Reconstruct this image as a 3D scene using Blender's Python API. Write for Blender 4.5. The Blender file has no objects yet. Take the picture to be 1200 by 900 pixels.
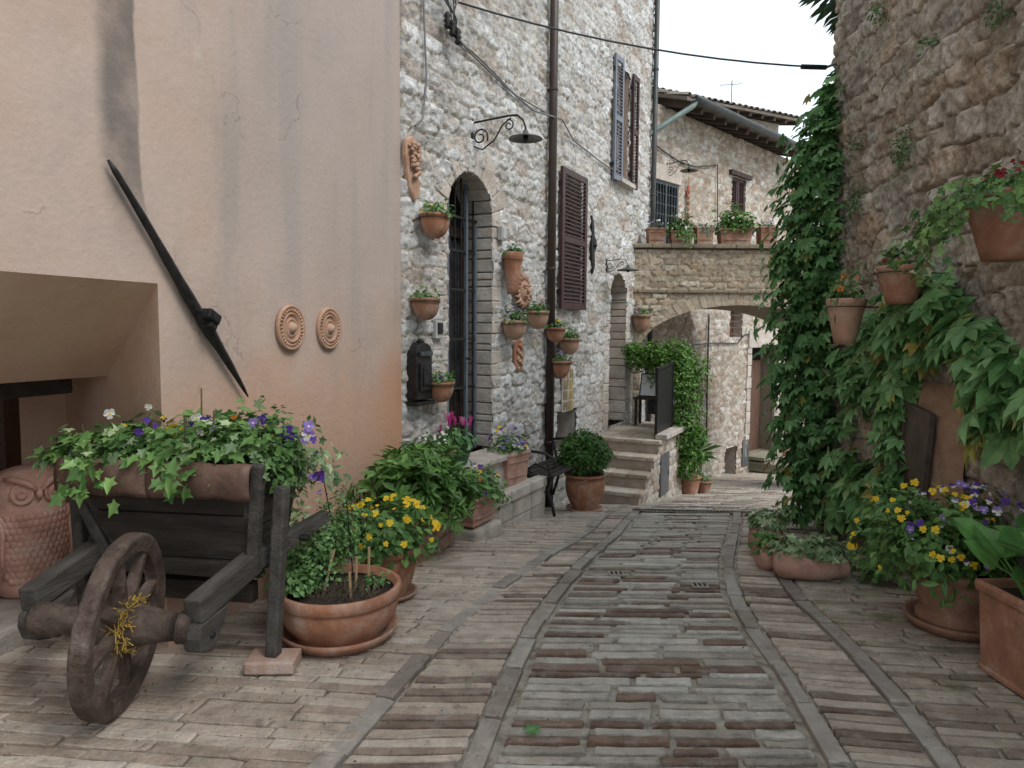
import bpy, math, random
import numpy as np
from mathutils import Matrix, Vector, Euler

# ------------------------------------------------------------------ camera, sky, sun, exposure
S = bpy.context.scene
col = S.collection
F_PX = 850.0                      # focal length in pixels of a 1200 px wide frame
PITCH = math.atan(65 / 850.0)
ROLL = math.radians(0.4)
CAM = np.array([0.0, 0.0, 1.5])
cd = bpy.data.cameras.new('camera')
cd.sensor_width = 36.0
cd.lens = 36.0 * F_PX / 1200.0
cd.clip_start = 0.05
cd.clip_end = 2000.0
co = bpy.data.objects.new('camera', cd)
col.objects.link(co)
camM = Matrix.Rotation(math.pi / 2 - PITCH, 4, 'X') @ Matrix.Rotation(ROLL, 4, 'Z')
co.matrix_world = Matrix.Translation((0, 0, 1.5)) @ camM
S.camera = co
CM = np.array(camM.to_3x3())

W = bpy.data.worlds.new('World')
S.world = W
W.use_nodes = True
nt = W.node_tree
for n in list(nt.nodes):
    nt.nodes.remove(n)
out = nt.nodes.new('ShaderNodeOutputWorld')
bg = nt.nodes.new('ShaderNodeBackground')
sky = nt.nodes.new('ShaderNodeTexSky')
sky.sky_type = 'NISHITA'
sky.sun_disc = False
SUN_EL, SUN_AZ = math.radians(50), math.radians(125)
sky.sun_elevation = SUN_EL
sky.sun_rotation = SUN_AZ
tc = nt.nodes.new('ShaderNodeTexCoord')
nz = nt.nodes.new('ShaderNodeTexNoise')
nz.inputs['Scale'].default_value = 2.2
nz.inputs['Detail'].default_value = 5
rp = nt.nodes.new('ShaderNodeValToRGB')
rp.color_ramp.elements[0].position = 0.30
rp.color_ramp.elements[0].color = (0.80, 0.80, 0.80, 1)
rp.color_ramp.elements[1].position = 0.62
rp.color_ramp.elements[1].color = (1.0, 1.0, 1.0, 1)
mx = nt.nodes.new('ShaderNodeMix')
mx.data_type = 'RGBA'
mx.inputs[7].default_value = (7.9, 8.9, 9.5, 1)          # bright overcast cloud deck
nt.links.new(tc.outputs['Generated'], nz.inputs['Vector'])
nt.links.new(nz.outputs['Fac'], rp.inputs['Fac'])
nt.links.new(rp.outputs['Color'], mx.inputs[0])
nt.links.new(sky.outputs['Color'], mx.inputs[6])
nt.links.new(mx.outputs[2], bg.inputs['Color'])
bg.inputs['Strength'].default_value = 0.092
nt.links.new(bg.outputs['Background'], out.inputs['Surface'])

sl = bpy.data.lights.new('sun', 'SUN')
sl.energy = 1.6
sl.angle = math.radians(28)
sl.color = (1.0, 0.97, 0.92)
so = bpy.data.objects.new('sun', sl)
col.objects.link(so)
# light comes from high up, a little from behind and right of the camera
sd = Vector((math.sin(SUN_AZ) * math.cos(SUN_EL), math.cos(SUN_AZ) * math.cos(SUN_EL), math.sin(SUN_EL)))
so.rotation_euler = sd.to_track_quat('Z', 'Y').to_euler()
so.location = (0, 0, 30)

S.view_settings.view_transform = 'Standard'
S.view_settings.look = 'None'
S.view_settings.exposure = 0.70
S.view_settings.gamma = 1.0
S.view_settings.use_curve_mapping = False

rng = np.random.default_rng(7)
random.seed(7)

# ------------------------------------------------------------------ measuring frames
def ray(px, py):
    return CM @ np.array([(px - 600) / F_PX, -(py - 450) / F_PX, -1.0])
def onY(px, py, Y):
    d = ray(px, py)
    return CAM + d * (Y / d[1])
def onZ(px, py, z):
    d = ray(px, py)
    return CAM + d * ((z - 1.5) / d[2])
GY = [-5, 3.5, 5, 7, 9, 11, 13.5, 16, 25, 400]
GZ = [0, 0, -.08, -.33, -.67, -.97, -1.28, -1.55, -2, -2]
def gz(Y):
    return np.interp(Y, GY, GZ)
def G(px, py):
    d = ray(px, py)
    t = np.linspace(.5, 40, 8000)
    P = CAM + t[:, None] * d
    return P[np.argmax(P[:, 2] < gz(P[:, 1]))]
class Fr:                                     # a wall frame: x along the wall, y into it, z up
    def __init__(s, o, dx, dy):
        n = math.hypot(dx, dy)
        s.o = np.array([o[0], o[1], 0.0])
        s.x = np.array([dx / n, dy / n, 0])
        s.y = np.array([-dy / n, dx / n, 0])
        s.ang = math.atan2(dy, dx)
    def loc(s, P):
        q = np.array(P) - s.o
        return np.array([q @ s.x, q @ s.y, P[2]])
    def hit(s, px, py, y=0.0):
        d = ray(px, py)
        t = ((s.o + s.y * y - CAM) @ s.y) / (d @ s.y)
        return s.loc(CAM + t * d)
    def W(s, x, y, z):
        return s.o + s.x * x + s.y * y + np.array([0, 0, z])
A0 = (-.857, 5.6)
FA = Fr(A0, .5, 1)            # stone house
FP = Fr(A0, .315, 1)          # pink plaster house
FR = Fr((2.8, 6.5), -.1, -1)  # right garden wall
FF = Fr((2.2, 12), .94, 1)    # house beyond the bridge
FB = Fr((0, 10.9), 1, 0)      # bridge face

# ------------------------------------------------------------------ object helpers
def thing(name, label, cat, loc=(0, 0, 0), rz=0.0, group=None):
    o = bpy.data.objects.new(name, None)
    col.objects.link(o)
    o.empty_display_size = 0.1
    o.location = tuple(float(v) for v in loc)
    o.rotation_euler = (0, 0, rz)
    o['label'] = label
    o['category'] = cat
    if group:
        o['group'] = group
    return o
def tag(o, label, cat, group=None):
    o['label'] = label
    o['category'] = cat
    if group:
        o['group'] = group
    return o

class MB:
    def __init__(s):
        s.v = []; s.n = 0; s.loops = []; s.sizes = []; s.mi = []; s.att = []
    def add(s, v, f, mi=0, a=0.5):
        v = np.asarray(v, float).reshape(-1, 3)
        s.v.append(v)
        s.att.append(np.full(len(v), a) if np.isscalar(a) else np.asarray(a, float))
        for q in f:
            s.loops.append(np.asarray(q, np.int64) + s.n)
            s.sizes.append(len(q)); s.mi.append(mi)
        s.n += len(v)
    def addn(s, v, f, mi=0, a=0.5):            # f: (K,m) array of equal-size faces
        v = np.asarray(v, float).reshape(-1, 3)
        f = np.asarray(f, np.int64)
        s.v.append(v)
        s.att.append(np.full(len(v), a) if np.isscalar(a) else np.asarray(a, float))
        s.loops.append((f + s.n).ravel())
        s.sizes.extend([f.shape[1]] * len(f)); s.mi.extend([mi] * len(f))
        s.n += len(v)
    def mesh(s, name, mats, smooth=False, extra=None):
        me = bpy.data.meshes.new(name)
        V = np.concatenate(s.v) if s.v else np.zeros((0, 3))
        L = np.concatenate(s.loops)
        sz = np.array(s.sizes, np.int64)
        me.vertices.add(len(V)); me.vertices.foreach_set('co', V.ravel())
        me.loops.add(len(L)); me.loops.foreach_set('vertex_index', L.astype(np.int32))
        me.polygons.add(len(sz))
        st = np.concatenate([[0], np.cumsum(sz)[:-1]])
        me.polygons.foreach_set('loop_start', st.astype(np.int32))
        for m in (mats if isinstance(mats, (list, tuple)) else [mats]):
            me.materials.append(m)
        me.polygons.foreach_set('material_index', np.array(s.mi, np.int32))
        me.polygons.foreach_set('use_smooth', np.full(len(sz), smooth))
        at = me.attributes.new('v', 'FLOAT', 'POINT')
        at.data.foreach_set('value', np.concatenate(s.att).astype(np.float32))
        if extra:
            for k, arr in extra.items():
                a2 = me.attributes.new(k, 'FLOAT', 'POINT')
                a2.data.foreach_set('value', arr.astype(np.float32))
        me.update(calc_edges=True)
        me.validate()
        return me
    def build(s, name, mats, parent=None, smooth=False, bevel=0.0, loc=None, rz=None, seg=2, extra=None):
        o = bpy.data.objects.new(name, s.mesh(name, mats, smooth, extra))
        col.objects.link(o)
        if parent is not None:
            o.parent = parent
        if loc is not None:
            o.location = tuple(float(v) for v in loc)
        if rz is not None:
            o.rotation_euler = (0, 0, rz)
        if bevel:
            b = o.modifiers.new('bevel', 'BEVEL'); b.width = bevel; b.segments = seg; b.limit_method = 'ANGLE'
            b.angle_limit = math.radians(35)
        return o
    # --- shapes
    def box(s, c, d, rot=None, a=0.5, mi=0, top=None):
        x, y, z = [k / 2 for k in d]
        v = np.array([[-x, -y, -z], [x, -y, -z], [x, y, -z], [-x, y, -z], [-x, -y, z], [x, -y, z], [x, y, z], [-x, y, z]])
        if top:
            v[4:, 0] *= top[0]; v[4:, 1] *= top[1]
        if rot is not None:
            v = v @ np.array(Euler(rot).to_matrix()).T
        s.add(v + np.array(c), [(0, 3, 2, 1), (4, 5, 6, 7), (0, 1, 5, 4), (1, 2, 6, 5), (2, 3, 7, 6), (3, 0, 4, 7)], mi, a)
        return s
    def beam(s, p, q, w, h, a=0.5, mi=0, up=(0, 0, 1), w2=None, h2=None):
        p = np.array(p, float); q = np.array(q, float)
        d = q - p; d /= np.linalg.norm(d)
        sd_ = np.cross(d, up)
        if np.linalg.norm(sd_) < 1e-6:
            sd_ = np.cross(d, (1, 0, 0))
        sd_ /= np.linalg.norm(sd_); u = np.cross(sd_, d)
        w2 = w if w2 is None else w2; h2 = h if h2 is None else h2
        v = []
        for c, ww, hh in ((p, w, h), (q, w2, h2)):
            for i, j in ((-1, -1), (1, -1), (1, 1), (-1, 1)):
                v.append(c + sd_ * i * ww / 2 + u * j * hh / 2)
        s.add(v, [(0, 1, 2, 3), (7, 6, 5, 4), (0, 4, 5, 1), (1, 5, 6, 2), (2, 6, 7, 3), (3, 7, 4, 0)], mi, a)
        return s
    def tube(s, pts, r, n=8, a=0.5, mi=0, cap=True):
        pts = np.array(pts, float); K = len(pts)
        r = np.full(K, r) if np.isscalar(r) else np.array(r, float)
        T = np.gradient(pts, axis=0); T /= np.linalg.norm(T, axis=1)[:, None] + 1e-12
        ref = np.array([0, 0, 1.0]) if abs(T[0][2]) < .9 else np.array([1.0, 0, 0])
        N = np.cross(T[0], ref); N /= np.linalg.norm(N)
        V = []
        for k in range(K):
            N = N - T[k] * (N @ T[k]); N /= np.linalg.norm(N) + 1e-12
            B = np.cross(T[k], N)
            for i in range(n):
                t = 2 * math.pi * i / n
                V.append(pts[k] + r[k] * (math.cos(t) * N + math.sin(t) * B))
        f = [(k * n + i, k * n + (i + 1) % n, (k + 1) * n + (i + 1) % n, (k + 1) * n + i) for k in range(K - 1) for i in range(n)]
        if cap:
            f.append(tuple(range(n - 1, -1, -1))); f.append(tuple((K - 1) * n + i for i in range(n)))
        s.add(V, f, mi, a)
        return s
    def lathe(s, prof, n=28, c=(0, 0, 0), sc=(1, 1), a=0.5, mi=0, mat=None, wob=0.0):
        V = []; K = len(prof)
        for r, z in prof:
            for i in range(n):
                t = 2 * math.pi * i / n
                rr = r * (1 + wob * math.sin(3 * t + z * 7))
                V.append((rr * math.cos(t) * sc[0], rr * math.sin(t) * sc[1], z))
        V = np.array(V)
        if mat is not None:
            V = V @ np.array(mat).T
        f = [(k * n + i, k * n + (i + 1) % n, (k + 1) * n + (i + 1) % n, (k + 1) * n + i) for k in range(K - 1) for i in range(n)]
        if prof[0][0] > 1e-5:
            f.append(tuple(range(n - 1, -1, -1)))
        if prof[-1][0] > 1e-5:
            f.append(tuple((K - 1) * n + i for i in range(n)))
        s.add(V + np.array(c), f, mi, a)
        return s
    def prism(s, poly, y0, y1, a=0.5, mi=0, axis='y'):
        n = len(poly)
        if axis == 'y':
            V = [(p[0], y0, p[1]) for p in poly] + [(p[0], y1, p[1]) for p in poly]
        elif axis == 'z':
            V = [(p[0], p[1], y0) for p in poly] + [(p[0], p[1], y1) for p in poly]
        else:
            V = [(y0, p[0], p[1]) for p in poly] + [(y1, p[0], p[1]) for p in poly]
        f = [tuple(range(n)), tuple(range(2 * n - 1, n - 1, -1))] + [(i, n + i, n + (i + 1) % n, (i + 1) % n) for i in range(n)]
        s.add(V, f, mi, a)
        return s
    def ball(s, c, r, n=10, m=7, a=0.5, mi=0, rot=None):
        r = (r, r, r) if np.isscalar(r) else r
        V = []
        for j in range(m + 1):
            p = math.pi * j / m
            for i in range(n):
                t = 2 * math.pi * i / n
                V.append((r[0] * math.sin(p) * math.cos(t), r[1] * math.sin(p) * math.sin(t), -r[2] * math.cos(p)))
        V = np.array(V)
        if rot is not None:
            V = V @ np.array(Euler(rot).to_matrix()).T
        f = [(j * n + i, j * n + (i + 1) % n, (j + 1) * n + (i + 1) % n, (j + 1) * n + i) for j in range(m) for i in range(n)]
        s.add(V + np.array(c), f, mi, a)
        return s

# ------------------------------------------------------------------ materials
def mat(name, cols, rough=0.8, scale=3.0, bump=0.0, bscale=40.0, attr=None, extra=None, metal=0.0,
        transl=0.0, noise_amt=0.25, stretch=None, spec=0.4, ramp_pos=None, coord='Object', ndetail=6, patch=None):
    """cols: list of colours. With attr the ramp is read from that point attribute and modulated by noise,
    otherwise the ramp is read from a noise."""
    m = bpy.data.materials.new(name); m.use_nodes = True
    t = m.node_tree; b = t.nodes['Principled BSDF']; L = t.links
    tcn = t.nodes.new('ShaderNodeTexCoord'); mp = t.nodes.new('ShaderNodeMapping')
    if stretch:
        mp.inputs['Scale'].default_value = stretch
    L.new(tcn.outputs[coord], mp.inputs['Vector'])
    n1 = t.nodes.new('ShaderNodeTexNoise'); n1.inputs['Scale'].default_value = scale; n1.inputs['Detail'].default_value = ndetail
    n1.inputs['Roughness'].default_value = .62
    L.new(mp.outputs[0], n1.inputs['Vector'])
    r = t.nodes.new('ShaderNodeValToRGB'); cr = r.color_ramp
    K = len(cols)
    pos = ramp_pos or ([i / (K - 1) for i in range(K)] if attr else [.32 + .36 * i / max(1, K - 1) for i in range(K)])
    cr.elements[0].position = pos[0]; cr.elements[0].color = (*cols[0], 1)
    cr.elements[1].position = pos[-1]; cr.elements[1].color = (*cols[-1], 1)
    for i in range(1, K - 1):
        e = cr.elements.new(pos[i]); e.color = (*cols[i], 1)
    if attr:
        an = t.nodes.new('ShaderNodeAttribute'); an.attribute_name = attr
        L.new(an.outputs['Fac'], r.inputs['Fac'])
        mr = t.nodes.new('ShaderNodeMapRange'); mr.inputs['From Min'].default_value = .3; mr.inputs['From Max'].default_value = .7
        mr.inputs['To Min'].default_value = 1 - noise_amt; mr.inputs['To Max'].default_value = 1 + noise_amt
        L.new(n1.outputs['Fac'], mr.inputs['Value'])
        mm = t.nodes.new('ShaderNodeVectorMath'); mm.operation = 'SCALE'
        L.new(r.outputs['Color'], mm.inputs[0]); L.new(mr.outputs[0], mm.inputs['Scale'])
        c = mm.outputs[0]
    else:
        L.new(n1.outputs['Fac'], r.inputs['Fac']); c = r.outputs['Color']
    if patch:                                   # (colour, scale, lo, hi, amount): blotches of another colour (lime, moss, soot)
        for (pc, ps, lo, hi, am) in patch:
            n3 = t.nodes.new('ShaderNodeTexNoise'); n3.inputs['Scale'].default_value = ps; n3.inputs['Detail'].default_value = 7
            n3.inputs['Roughness'].default_value = .7
            L.new(tcn.outputs[coord], n3.inputs['Vector'])
            m3 = t.nodes.new('ShaderNodeMapRange'); m3.inputs['From Min'].default_value = lo; m3.inputs['From Max'].default_value = hi
            m3.inputs['To Max'].default_value = am
            L.new(n3.outputs['Fac'], m3.inputs['Value'])
            x = t.nodes.new('ShaderNodeMix'); x.data_type = 'RGBA'
            L.new(m3.outputs[0], x.inputs[0]); L.new(c, x.inputs[6]); x.inputs[7].default_value = (*pc, 1)
            c = x.outputs[2]
    if extra:
        c = extra(t, c, tcn)
    L.new(c, b.inputs['Base Color'])
    b.inputs['Roughness'].default_value = rough
    b.inputs['Metallic'].default_value = metal
    b.inputs['Specular IOR Level'].default_value = spec
    if bump:
        n2 = t.nodes.new('ShaderNodeTexNoise'); n2.inputs['Scale'].default_value = bscale; n2.inputs['Detail'].default_value = 8
        n2.inputs['Roughness'].default_value = .65
        L.new(mp.outputs[0], n2.inputs['Vector'])
        bp = t.nodes.new('ShaderNodeBump'); bp.inputs['Strength'].default_value = bump; bp.inputs['Distance'].default_value = .02
        L.new(n2.outputs['Fac'], bp.inputs['Height']); L.new(bp.outputs[0], b.inputs['Normal'])
    if transl:
        o = t.nodes['Material Output']
        tr = t.nodes.new('ShaderNodeBsdfTranslucent'); ms = t.nodes.new('ShaderNodeMixShader'); ms.inputs[0].default_value = transl
        L.new(c, tr.inputs['Color']); L.new(b.outputs[0], ms.inputs[1]); L.new(tr.outputs[0], ms.inputs[2])
        L.new(ms.outputs[0], o.inputs['Surface'])
    return m

def lerpc(a, b, t):
    return tuple(a[i] * (1 - t) + b[i] * t for i in range(3))

def stone_extra(mortar):
    def fn(t, c, tcn):                      # the joint colour where the 'mort' attribute is low
        an = t.nodes.new('ShaderNodeAttribute'); an.attribute_name = 'mort'
        x = t.nodes.new('ShaderNodeMix'); x.data_type = 'RGBA'
        t.links.new(an.outputs['Fac'], x.inputs[0]); x.inputs[6].default_value = (*mortar, 1)
        t.links.new(c, x.inputs[7])
        n = t.nodes.new('ShaderNodeTexNoise'); n.inputs['Scale'].default_value = 26; n.inputs['Detail'].default_value = 8
        n.inputs['Roughness'].default_value = .75
        t.links.new(tcn.outputs['Object'], n.inputs['Vector'])
        mr = t.nodes.new('ShaderNodeMapRange'); mr.inputs['From Min'].default_value = .32; mr.inputs['From Max'].default_value = .62
        mr.inputs['To Min'].default_value = .5; mr.inputs['To Max'].default_value = 1.12
        t.links.new(n.outputs['Fac'], mr.inputs['Value'])
        mm = t.nodes.new('ShaderNodeVectorMath'); mm.operation = 'SCALE'
        t.links.new(x.outputs[2], mm.inputs[0]); t.links.new(mr.outputs[0], mm.inputs['Scale'])
        return mm.outputs[0]
    return fn

M = {}
M['stone_pale'] = mat('pale_rubble', [(.40, .33, .28), (.50, .48, .46), (.62, .61, .60), (.52, .47, .44), (.68, .68, .68), (.42, .39, .36)],
                      .9, 5, .9, 60, attr='v', extra=stone_extra((.52, .445, .35)), noise_amt=.25,
                      patch=[((.38, .28, .21), 1.1, .56, .72, .4), ((.70, .685, .66), 2.3, .52, .66, .55), ((.2, .19, .17), 1.7, .62, .8, .5)])
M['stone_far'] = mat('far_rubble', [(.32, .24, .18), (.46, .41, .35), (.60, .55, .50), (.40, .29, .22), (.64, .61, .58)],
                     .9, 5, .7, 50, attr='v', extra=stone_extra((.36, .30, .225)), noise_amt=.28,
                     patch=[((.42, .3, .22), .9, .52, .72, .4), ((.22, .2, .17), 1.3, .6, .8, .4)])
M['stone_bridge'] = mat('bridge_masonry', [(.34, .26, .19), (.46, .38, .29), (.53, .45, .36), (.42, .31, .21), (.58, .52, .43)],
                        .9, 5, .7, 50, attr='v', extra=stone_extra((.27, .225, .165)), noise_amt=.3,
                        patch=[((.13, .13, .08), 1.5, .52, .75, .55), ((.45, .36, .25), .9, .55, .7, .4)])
M['stone_wall'] = mat('weathered_rubble', [(.31, .27, .225), (.43, .385, .325), (.52, .475, .41), (.39, .31, .24), (.60, .555, .49), (.47, .355, .255)],
                      .92, 5, 1.0, 45, attr='v', extra=stone_extra((.34, .27, .20)), noise_amt=.35,
                      patch=[((.36, .22, .13), .9, .54, .70, .5), ((.12, .11, .09), 1.6, .54, .72, .55), ((.50, .48, .45), 2.6, .57, .68, .6), ((.12, .14, .06), 2.0, .62, .72, .4)])
M['block'] = mat('dressed_stone', [(.42, .365, .315), (.52, .465, .415), (.48, .41, .36)], .88, 6, .9, 50, attr='v', noise_amt=.3,
                 patch=[((.60, .58, .55), 5, .52, .7, .5), ((.25, .22, .18), 3, .6, .8, .5)])
M['step'] = mat('worn_steps', [(.34, .27, .21), (.44, .36, .29), (.50, .45, .38)], .8, 6, .5, 50, attr='v', noise_amt=.25,
                patch=[((.16, .13, .09), 3, .55, .75, .6)])
M['mossy'] = mat('mossy_steps', [(.22, .21, .15), (.32, .28, .22)], .85, 6, .5, 50, attr='v', noise_amt=.3,
                 patch=[((.08, .10, .04), 3, .48, .7, .6)])
def terr(name, base, light=None, soot=.4, lime=.3):
    light = light or lerpc(base, (.6, .5, .42), .35)
    return mat(name, [lerpc(base, (.05, .03, .02), .35), base, light], .82, 7, .35, 70,
               patch=[((.55, .50, .46), 4.5, .55, .72, lime), ((.09, .075, .06), 5.5, .56, .75, soot)])
M['terra'] = terr('terracotta', (.34, .15, .085))
M['terra_old'] = terr('aged_terracotta', (.30, .16, .105), soot=.6)
M['terra_pink'] = terr('pink_terracotta', (.44, .245, .19), soot=.25, lime=.2)
M['terra_red'] = terr('red_terracotta', (.33, .16, .10), soot=.45, lime=.3)
M['terra_beige'] = terr('beige_terracotta', (.42, .25, .17), soot=.35, lime=.25)
M['soil'] = mat('soil', [(.02, .015, .01), (.07, .05, .035)], .95, 60, 1.0, 90)
M['wood_dark'] = mat('weathered_shadow_dark_wood', [(.014, .010, .008), (.030, .023, .018), (.048, .039, .032)], .75, 3, .4, 14, stretch=(5, .8, 5),  # dark wood, darkened further: the tray front's deep shadow is in this colour
                     patch=[((.10, .088, .078), 4, .58, .75, .35)])
M['wood_side'] = mat('grey_plank_wood', [(.035, .030, .026), (.062, .055, .049), (.095, .086, .078)], .75, 3, .5, 14, stretch=(.8, 6, 6), patch=[((.14, .13, .12), 3, .6, .75, .3)])
M['wheel_wood'] = mat('brown_wheel_wood', [(.04, .026, .02), (.085, .058, .045), (.14, .105, .088)], .7, 9, .8, 40, stretch=(1, 1, 1),
                      patch=[((.24, .20, .17), 8, .57, .7, .5), ((.02, .014, .011), 13, .56, .66, .7)])
M['copper'] = mat('rusted_copper', [(.085, .05, .04), (.14, .08, .06), (.22, .14, .11)], .55, 7, .3, 30, metal=.2, patch=[((.30, .24, .21), 6, .58, .72, .5), ((.30, .13, .05), 5, .62, .75, .6)])
M['iron'] = mat('black_iron', [(.012, .012, .013), (.04, .038, .037)], .5, 20, .3, 60, metal=.5)
M['iron_grey'] = mat('grey_iron', [(.05, .055, .06), (.10, .11, .12)], .45, 20, .1, 60, metal=.6)
M['iron_blue'] = mat('blue_grey_paint', [(.09, .115, .14), (.14, .17, .20)], .5, 9, .1, 40)
M['brown_pipe'] = mat('brown_painted_pipe', [(.035, .022, .018), (.055, .036, .03)], .45, 4, .1, 40)
M['dark_pipe'] = mat('dark_metal_pipe', [(.04, .04, .042), (.08, .08, .08)], .5, 4, .1, 40, metal=.3)
M['green_pipe'] = mat('verdigris_gutter', [(.10, .14, .13), (.17, .22, .20)], .55, 6, .1, 40, metal=.2)
M['gutter'] = mat('dark_gutter', [(.045, .055, .06), (.09, .10, .105)], .5, 6, .1, 40, metal=.2)
M['shutter'] = mat('maroon_shutter_paint', [(.040, .016, .017), (.065, .028, .028)], .55, 7, .15, 60)
M['shutter_sky_tint'] = mat('shutter_painted_sky_light', [(.12, .13, .16), (.17, .18, .22)], .4, 7, .15, 60)  # blue-grey of the sky light on this leaf is put into its colour
M['door_wood'] = mat('dark_red_door', [(.025, .012, .009), (.05, .022, .016)], .6, 6, .3, 40, stretch=(8, 8, 1))
M['door_rust'] = mat('brown_old_door', [(.09, .045, .03), (.15, .08, .055)], .7, 6, .3, 40, stretch=(8, 8, 1))
M['hatch'] = mat('rusty_grey_metal', [(.06, .045, .038), (.11, .085, .07), (.15, .12, .10)], .55, 5, .2, 40, metal=.25)
M['hatch_grey'] = mat('grey_metal_lid', [(.10, .105, .11), (.16, .16, .165)], .5, 5, .2, 40, metal=.3)
M['dark'] = mat('dark_interior', [(.01, .009, .008), (.02, .018, .016)], .9)
M['glass'] = mat('window_glass', [(.02, .025, .03), (.05, .055, .06)], .12, 3, spec=.8)
M['cable'] = mat('cable', [(.03, .03, .035), (.06, .06, .065)], .6, 10)
M['cable_grey'] = mat('grey_cable', [(.13, .13, .14), (.2, .2, .21)], .6, 10)
M['white'] = mat('paper_board', [(.62, .64, .66), (.72, .73, .74)], .5, 3)
M['enamel'] = mat('lamp_enamel', [(.05, .055, .05), (.10, .105, .10)], .4, 10, metal=.2)
M['mat_rubber'] = mat('rubber_mat', [(.03, .032, .035), (.05, .05, .052)], .9, 60, .5, 80)
M['cane'] = mat('cane', [(.30, .20, .10), (.42, .30, .17)], .7, 20)
M['stemwood'] = mat('vine_stem', [(.07, .05, .03), (.16, .12, .08)], .8, 20, .5, 40)
M['green_stem'] = mat('green_stem', [(.06, .10, .03), (.10, .15, .05)], .7, 20)
M['yellow_moss'] = mat('yellow_lichen', [(.36, .22, .04), (.46, .32, .07)], .9, 30, .8, 60)
M['green_edge'] = mat('green_painted_edge', [(.04, .09, .06), (.06, .13, .08)], .7, 10)
M['plastic_grey'] = mat('grey_plastic', [(.35, .35, .34), (.42, .42, .41)], .5, 5)
M['rooftile'] = mat('roof_tiles', [(.12, .095, .08), (.22, .175, .145), (.32, .28, .24)], .9, 4, .6, 40, attr='v', noise_amt=.35,
                    patch=[((.12, .12, .10), 2, .5, .7, .6)])
M['oldwood'] = mat('eave_timber', [(.045, .032, .024), (.09, .065, .05)], .85, 6, .3, 40)
def leafmat(name, dark, light, rough=.45, transl=.22, extra=None, na=.25):
    return mat(name, [dark, lerpc(dark, light, .45), light], rough, 14, 0, attr='v', transl=transl, noise_amt=na, spec=.35, extra=extra)
M['creeper'] = leafmat('creeper_leaf', (.045, .12, .04), (.22, .40, .17), .34, .32)
M['ivy'] = leafmat('ivy_leaf', (.05, .13, .035), (.20, .34, .10), .45)
M['ivy_var'] = leafmat('variegated_ivy_leaf', (.06, .14, .05), (.46, .55, .32), .5)
M['laurel'] = leafmat('laurel_leaf', (.05, .13, .03), (.16, .30, .07), .35, .28)
M['box'] = leafmat('box_leaf', (.03, .09, .018), (.11, .22, .045), .5)
M['jasmine'] = leafmat('hedge_leaf', (.045, .12, .02), (.16, .31, .06), .5)
M['pansy_leaf'] = leafmat('pansy_leaf', (.05, .13, .035), (.16, .29, .08), .5, .28)
M['herb'] = leafmat('herb_leaf', (.06, .15, .045), (.22, .38, .13), .55)
M['hosta'] = leafmat('broad_leaf', (.07, .19, .05), (.15, .33, .09), .4)
M['palm'] = leafmat('palm_leaf', (.02, .05, .022), (.06, .11, .05), .45)
M['wallweed'] = leafmat('wall_weed_leaf', (.08, .15, .06), (.24, .32, .17), .6)
M['olive'] = leafmat('grey_green_leaf', (.05, .08, .05), (.16, .2, .14), .6)
M['creeper'] = mat('creeper_leaf', [(.055, .145, .045), (.12, .265, .09), (.25, .45, .19), (.27, .46, .18), (.42, .40, .10), (.30, .16, .06)], .34, 14, 0, attr='v', transl=.32, noise_amt=.3, spec=.35, ramp_pos=[0, .45, .93, .955, .975, 1])
def fl(name, c):
    return mat(name, [lerpc(c, (0, 0, 0), .12), c], .6, 30, transl=.25)
M['f_yellow'] = fl('yellow_petal', (.80, .56, .02)); M['f_purple'] = fl('purple_petal', (.10, .035, .30))
M['f_violet'] = fl('violet_petal', (.30, .20, .55)); M['f_white'] = fl('white_petal', (.78, .78, .74))
M['f_orange'] = fl('orange_petal', (.75, .22, .02)); M['f_red'] = fl('red_petal', (.25, .008, .015))
M['f_pink'] = fl('magenta_petal', (.65, .06, .32)); M['f_lpink'] = fl('pale_pink_petal', (.70, .35, .48)); M['f_dark'] = fl('dark_petal_eye', (.03, .01, .03))

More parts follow.
